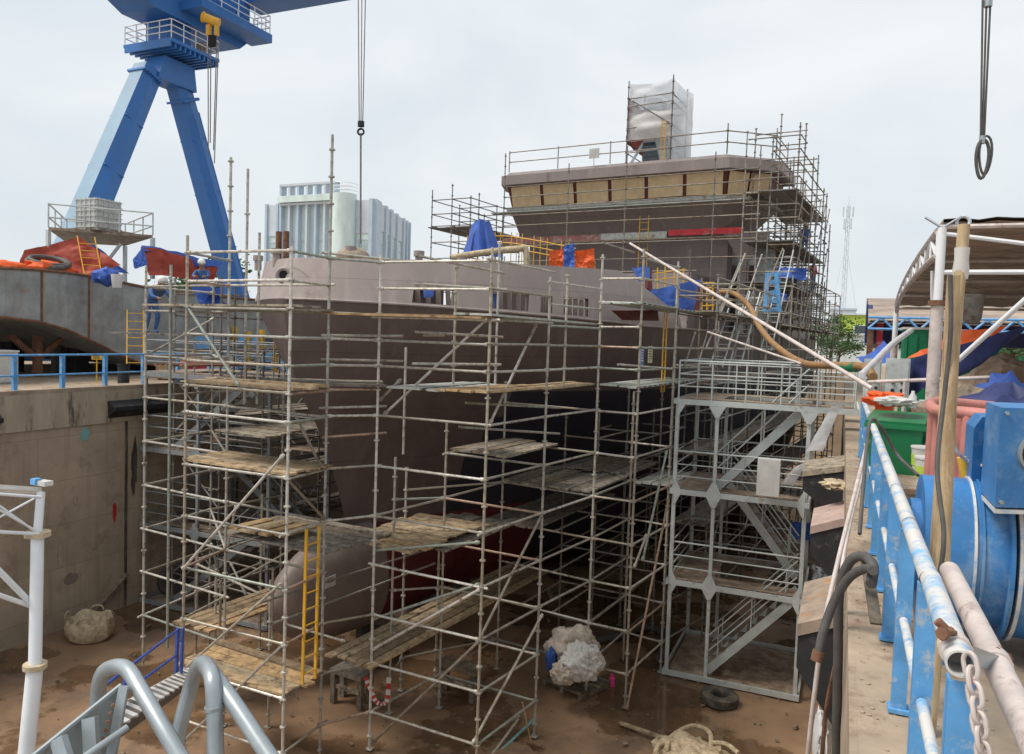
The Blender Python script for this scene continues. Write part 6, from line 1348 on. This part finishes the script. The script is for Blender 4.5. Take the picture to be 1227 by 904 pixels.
for i,q_ in enumerate((((798,898),(806,882),(830,870),(850,878),(852,898)),((806,888),(790,893),(785,904)),((850,890),(870,892),(885,903)))):
    mb=MB(); mb.path(bez([ONZ(x,y,FZ+.3) for x,y in q_],6),.05,8); mb.build('strap',m_sack,T)
a,b=ONZ(742,866,FZ+.05),ONZ(800,886,FZ+.2); mb=MB(); mb.bar(a,b,.12,.03); solo(mb,'plank',m_wood,'loose plank lying against the yellowish bulk bag','plank',smooth=False)
# pallet with white sacks
p=ONZ(690,822,FZ); T=thing('pallet','wooden pallet under the heap of white sacks','pallet',p); q=Matrix.Rotation(-.35,3,'Z')
for k in range(6): MB().box(p+q@Vector((0,-.5+.2*k,.14)),(1.25,.13,.025),mat=q).build('slat',m_woodg,T,smooth=False)
for k in (-1,0,1): MB().box(p+q@Vector((k*.55,0,.065)),(.1,1.1,.12),mat=q).build('runner',m_woodg,T,smooth=False)
m_sackw=M('dusty_pale_sheet',(.5,.44,.37),.8,0,.2,5,rust=(.36,.3,.24),ramt=.15)
def drape(px,py,D,w_,h_,dep,mat,label,seed,tail=True):
    c=AT(px,py,D); rows=[]; n=44
    for i in range(15):
        v=i/14; z=h_*(1-v); k=math.sin(min(1,v*1.25+.06)*math.pi/2)**.7; row=[]
        for j in range(n+1):
            a=2*math.pi*(j%n)/n; f=1+.13*math.sin(a*5+seed+v*2)*v+.08*math.sin(a*11+seed*2)*v+.25*noise.noise(Vector((math.cos(a)*1.5,math.sin(a)*1.5,v*2+seed)))
            row.append(c+Vector((w_*k*f*math.cos(a),dep*k*f*math.sin(a),z+.12*noise.noise(Vector((math.cos(a)*2,math.sin(a)*2,seed+v*3))))))
        rows.append(row)
    mb=MB(); mb.grid(rows); mb.face(*range(len(mb.v)-n-1,len(mb.v)-1)); return solo(mb,'sack_heap',mat,label,'sacks')
def crumple(c,r_,seed,mat,name,label,cat,n=44):
    c=Vector(c); rows=[]
    for i in range(n+1):
        a=math.pi*i/n; row=[]
        for j in range(2*n+1):
            b_=math.pi*(j%(2*n))/n; d=Vector((math.sin(a)*math.cos(b_),math.sin(a)*math.sin(b_),math.cos(a))); q_=d*1.6+Vector((seed,seed*.6,1))
            k=1+.3*noise.noise(q_)+.42*(.35-abs(noise.noise(q_*1.7)))+.24*(.35-abs(noise.noise(q_*3.9)))+.1*(.35-abs(noise.noise(q_*9))); p_=Vector((d.x*r_[0],d.y*r_[1],d.z*r_[2]))*k; p_.z=max(p_.z,-r_[2]*.8); row.append(c+p_)
        rows.append(row)
    mb=MB(); mb.grid(rows); return solo(mb,name,mat,label,cat,ang=60)
crumple(AT(685,778,18.2),(.55,.45,.48),1.3,m_sackw,'sack_heap','pale dusty sheet bundle at the back of the pallet','sacks')
crumple(AT(697,795,17.5),(.42,.35,.4),4.1,m_sheet,'sack_heap','crumpled white sack slumped at the front of the pallet','sacks')
crumple(AT(676,806,17.4),(.26,.25,.25),7.7,m_sackw,'sack_heap','small beige sack hanging off the left front of the pallet','sacks')
mb=MB(); mb.blob(AT(660,790,17.9),(.12,.12,.25),3,10,.4,3); solo(mb,'rag',m_tarpb,'small blue rag at the left side of the white sacks','rag')
p=ONZ(733,822,FZ); T=thing('bottle','bright pink bottle standing alone on the mud right of the pallet','bottle',p); MB().path([p,p+Vector((0,0,.2)),p+Vector((0,0,.22))],[.075,.075,.05],14).build('body',m_pink,T); MB().tube(p+Vector((0,0,.22)),p+Vector((0,0,.28)),.045,12).build('cap',m_pink,T)
def tire(label,c,ax,R_=.36,r_=.13):
    T=thing('tire',label,'tire',c,'old tires'); ax=Vector(ax).normalized(); c=Vector(c); mb=MB(); u=Vector((0,0,1)) if abs(ax.z)<.9 else Vector((1,0,0)); x=ax.cross(u).normalized(); y=ax.cross(x); n=40; rows=[]
    for i in range(n+1):
        a=2*math.pi*i/n; d=x*math.cos(a)+y*math.sin(a); rows.append([c+d*(R_+dx)+ax*dz for dx,dz in ((-.12,.06),(-.1,.1),(0,.125),(.09,.105),(.125,.09),(.128,0),(.125,-.09),(.09,-.105),(0,-.125),(-.1,-.1),(-.12,-.06),(-.12,.06))])
    mb.grid(rows); mb.build('casing',m_rubt,T)
    for i in range(36): a=2*math.pi*i/36; d=x*math.cos(a)+y*math.sin(a); MB().bar(c+d*(R_+.129)-ax*.085,c+d*(R_+.129)+ax*.085,.03,.008,up=d).build('tread_block',m_rubt,T,smooth=False) if i%2==0 else None
m_rubt=M('muddy_tire_rubber',(.075,.07,.062),.85,0,.25,6,rust=(.15,.12,.09),ramt=.25)
p=ONZ(860,848,FZ); tire('old muddy tire lying flat in front of the right stair tower',p+Vector((0,.25,.13)),(0.05,0,1),.3)
p=ONZ(207,712,FZ); tire('old tire leaning upright against the foot of the left wall joint',p+Vector((0,0,.42)),(.8,-.4,.3),.32)
# loose tubes and broom near the scaffold foot
for i,(a,b,m,lab) in enumerate((((602,872),(622,858),m_tube,'loose tube propped on the ground left of the broom'),((590,904),(621,862),m_tube,'loose tube standing askew at the near scaffold foot'),((596,904),(640,862),m_teal,'teal tube lying at the near scaffold foot'),)):
    mb=MB(); mb.tube(ONZ(*a,FZ+.06),ONZ(*b,FZ+.5-.2*i),.028,8); solo(mb,'loose_tube',m,lab,'tube')
T=thing('broom','wooden broom standing with its head on the mud near the scaffold foot','broom',ONZ(637,897,FZ)); p=ONZ(637,897,FZ); q_=AT(626,842,15.3)
MB().tube(p+Vector((0,0,.06)),q_,.016,8).build('handle',m_timb,T); MB().bar(p+Vector((-.12,.05,.05)),p+Vector((.12,-.05,.05)),.06,.1).build('head',m_rust,T,smooth=False)
# timber trestles under the bow
for i,(px,py,lab) in enumerate(((415,846,'low timber trestle under the boards left of the red and white tape'),(545,838,'wide timber trestle on the mud between the near posts'))):
    p=ONZ(px,py,FZ); T=thing('trestle',lab,'trestle',p,'timber trestles'); w_=.9 if i==0 else 1.1
    MB().box(p+Vector((0,.2,.72)),(w_,.5,.1),rz=-.1).build('top',m_woodg,T,smooth=False)
    for a in (-1,1):
        for b in (-1,1): MB().box(p+Vector((a*w_*.4,.2+b*.18,.335)),(.12,.12,.67),rz=-.1).build('leg',m_woodg,T,smooth=False)
    MB().box(p+Vector((0,-.02,.4)),(w_*.8,.04,.1),rz=-.1).build('cross_board',m_woodg,T,smooth=False)
mb=MB()
for px,pts in ((0,[(438,812,15.6),(444,826,15.6),(450,840,15.6),(458,844,15.6),(464,838,15.6),(466,812,15.6)]),):
    P_=bez([AT(*q_) for q_ in pts],4)
    for i,(a,b) in enumerate(zip(P_,P_[1:])): mb.mi=i%2; mb.bar(a,b,.012,.09,up=RT)
T=solo(mb,'barrier_tape',[m_redp,m_sheet],'red and white barrier tape looped between scaffold posts by the low trestle','tape',smooth=False)
for i in range(10):
    p=SH(3.5+i*1.1,R.uniform(-3.,4.5),FZ); mb=MB(); mb.bar(p+Vector((0,0,.05)),p+Vector((R.uniform(-.8,.8),.9,.06)),.15,.07); mb.bar(p+Vector((.1,0,.12)),p+Vector((R.uniform(-.5,.8),.9,.13)),.15,.05); solo(mb,'timber_offcut',m_woodg,'timber offcuts lying in the shadow under the hull','timber','timber offcuts under the hull',smooth=False)
mb=MB(); mb.path(bez([ONZ(700,770,FZ+.1),ONZ(740,762,FZ+.15),ONZ(775,752,FZ+.1),ONZ(800,765,FZ+.1),ONZ(790,790,FZ+.1)],8),.11,10); solo(mb,'hose',m_hoseg,'fat grey hose winding over the dock floor behind the white sacks','hose')
# sagging rubble beside left wall joint
mb=MB(); mb.blob(ONZ(600,905,FZ),(.8,.6,.1),4,12,.4); solo(mb,'mud_mound',m_mud,'low mound of mud at the near scaffold foot','mud')
# ================================================================== LEFT FOREGROUND
T=thing('boarding_ladder','silver hooped pipe handrails and steel plates at the head of an access ladder, bottom left','ladder',AT(200,904,2.9))
def hp(pts,r_=.032,name='handrail_hoop'): mb=MB(); mb.path(bez([AT(*p) for p in pts],7),r_,16); mb.build(name,m_silv,T)
hp([(110,940,3.35),(116,850,3.3),(121,812,3.25),(133,800,3.2),(152,802,3.1),(170,830,3.0),(196,874,2.9),(232,935,2.8)],.031)
hp([(206,940,3.2),(214,880,3.2),(228,825,3.2),(238,799,3.15),(246,796,3.1),(254,812,2.95),(257,850,2.9),(259,935,2.85)],.031)
hp([(246,798,3.1),(258,812,3.0),(285,850,2.9),(335,925,2.75)],.031)
MB().tube(AT(256,846,2.9),AT(256.3,850,2.9),.0345,20).build('weld_ring',m_silv,T)
pl=[AT(30,908,2.6),AT(60,880,2.7),AT(100,850,2.85),AT(142,822,3.0),AT(148,830,3.0),AT(134,908,2.75),AT(90,950,2.6)]
mb=MB(); mb.prism([AT(35,910,2.7),AT(142,824,3.0),AT(130,905,2.95),AT(118,960,2.9)],fw*.01); mb.build('side_plate',m_brs2:=M('scratched_grey_plate',(.3,.34,.34),.5,.3,.15,4,rust=(.3,.16,.08),ramt=.12,rscale=6),T,smooth=False)
mb=MB(); mb.bar(AT(149,822,2.98),AT(130,925,2.9),.035,.02,up=fw); mb.build('edge_flat',m_silv,T,smooth=False)
mb=MB(); mb.bar(AT(37,908,2.68),AT(145,821,2.99),.012,.012); mb.build('edge_flat',m_silv,T,smooth=False)
for a,b in (((70,885,2.75),(84,930,2.7)),((108,860,2.85),(112,925,2.8))): MB().bar(AT(*a),AT(*b),.05,.03,up=fw).build('rib',m_silv,T,smooth=False)
MB().tube(AT(100,908,2.7),AT(152,872,2.85),.013,10).build('cross_bar',m_silv,T)
for i in range(6): MB().tube(AT(135-3*i,845+10*i,2.9),AT(136-3*i,846+10*i,2.87),.007,6).build('bolt',m_rust,T)
# gangway
a0,b0_=AT(128,872,8.2),AT(230,808,14.6); sd=Vector((.8,.6,0))
T=thing('gangway','narrow gangway with white striped treads and blue handrails leading down to the bow scaffold','gangway',a0)
d=(b0_-a0)
for o in (-.2,.2): MB().bar(a0+SR*o,b0_+SR*o,.04,.1).build('side_beam',m_tubed,T,smooth=False)
for i in range(30):
    p=a0+d*((i+.5)/30); MB().box(p+Vector((0,0,.05)),(.38,.13,.03),rz=-ph).build('tread',m_sheet if i%2 else m_tubed,T,smooth=False)
m_navyr=M('gangway_blue_paint',(.05,.1,.4),.5,0,.15,6)
e0,e1=AT(213,753,13.9),AT(211,811,13.9)
for q0_,q1_ in (((120,826,8.6),(213,755,13.9)),((128,846,8.6),(212,785,13.9))): MB().tube(AT(*q0_),AT(*q1_),.022,8).build('handrail',m_navyr,T)
MB().bar(e0,e1,.05,.05).build('rail_post',m_navyr,T,smooth=False); MB().bar(AT(219,753,13.7),AT(217,811,13.7),.04,.04).build('rail_post',m_navyr,T,smooth=False)
MB().bar(AT(150,803,10.0),AT(149,856,10.0),.04,.04).build('rail_post',m_navyr,T,smooth=False)
# white canopy frame at the left edge
T=thing('canopy_frame','white lattice canopy frame on a jointed post at the left edge','frame',AT(30,904,6.2))
q0,q1,q2,q3=AT(49,590,6.6),AT(45,640,6.5),AT(42,798,6.3),AT(26,960,6.2)
base=Vector((q2.x,q2.y,FZ))
MB().tube(q0,q1,.035,14).build('post',m_white,T); MB().tube(q1,q2,.05,16).build('post',m_white,T); MB().tube(q2,q3,.062,16).build('post',m_white,T); MB().tube(q3,Vector((q3.x-.3,q3.y-.1,FZ)),.07,16).build('post',m_white,T)
for q_,r_ in ((q1,.1),(q2,.09)): MB().tube(q_-Vector((0,0,.02)),q_+Vector((0,0,.02)),r_,18).build('collar',m_sack,T)
l=lambda x,y: AT(x,y,6.0)
MB().prism([AT(-60,577,5.9),AT(50,584,6.6),AT(40,589,7.4),AT(-60,580,7.4)],Vector((0,0,-.035))).build('roof_sheet',m_sheet,T,smooth=False)
for a,b,r_ in (((-30,590),(49,596),.013),((-30,636),(46,640),.015),((-30,585),(46,640),.009),((-30,636),(46,595),.009),((-20,600),(46,638),.009),((-30,655),(38,724),.024),((-40,700),(36,726),.02)): MB().tube(l(*a),AT(b[0],b[1],6.45),r_,10).build('lattice_tube',m_white,T)
MB().box(AT(53,579,6.6),(.12,.08,.04)).build('lamp_housing',m_sheet,T,smooth=False); MB().box(AT(43,577,6.6),(.06,.06,.05)).build('bracket',m_blue,T,smooth=False)

rb=random.Random(9); mb=MB()
for i in range(1500):
    x=rb.uniform(XL+.3,XR-.3); y=rb.uniform(9,40)**1.0; s_=rb.uniform(.01,.045)*(1 if rb.random()<.9 else 1.8); mb.box((x,y,FZ+.02+s_*.3),(s_*rb.uniform(.8,2.4),s_,s_*.7),mat=Matrix.Rotation(rb.uniform(0,3),3,'Z')@Matrix.Rotation(rb.uniform(-.5,.5),3,'X'))
o=mb.build('floor_debris',m_woodg,smooth=False); o['kind']='stuff'
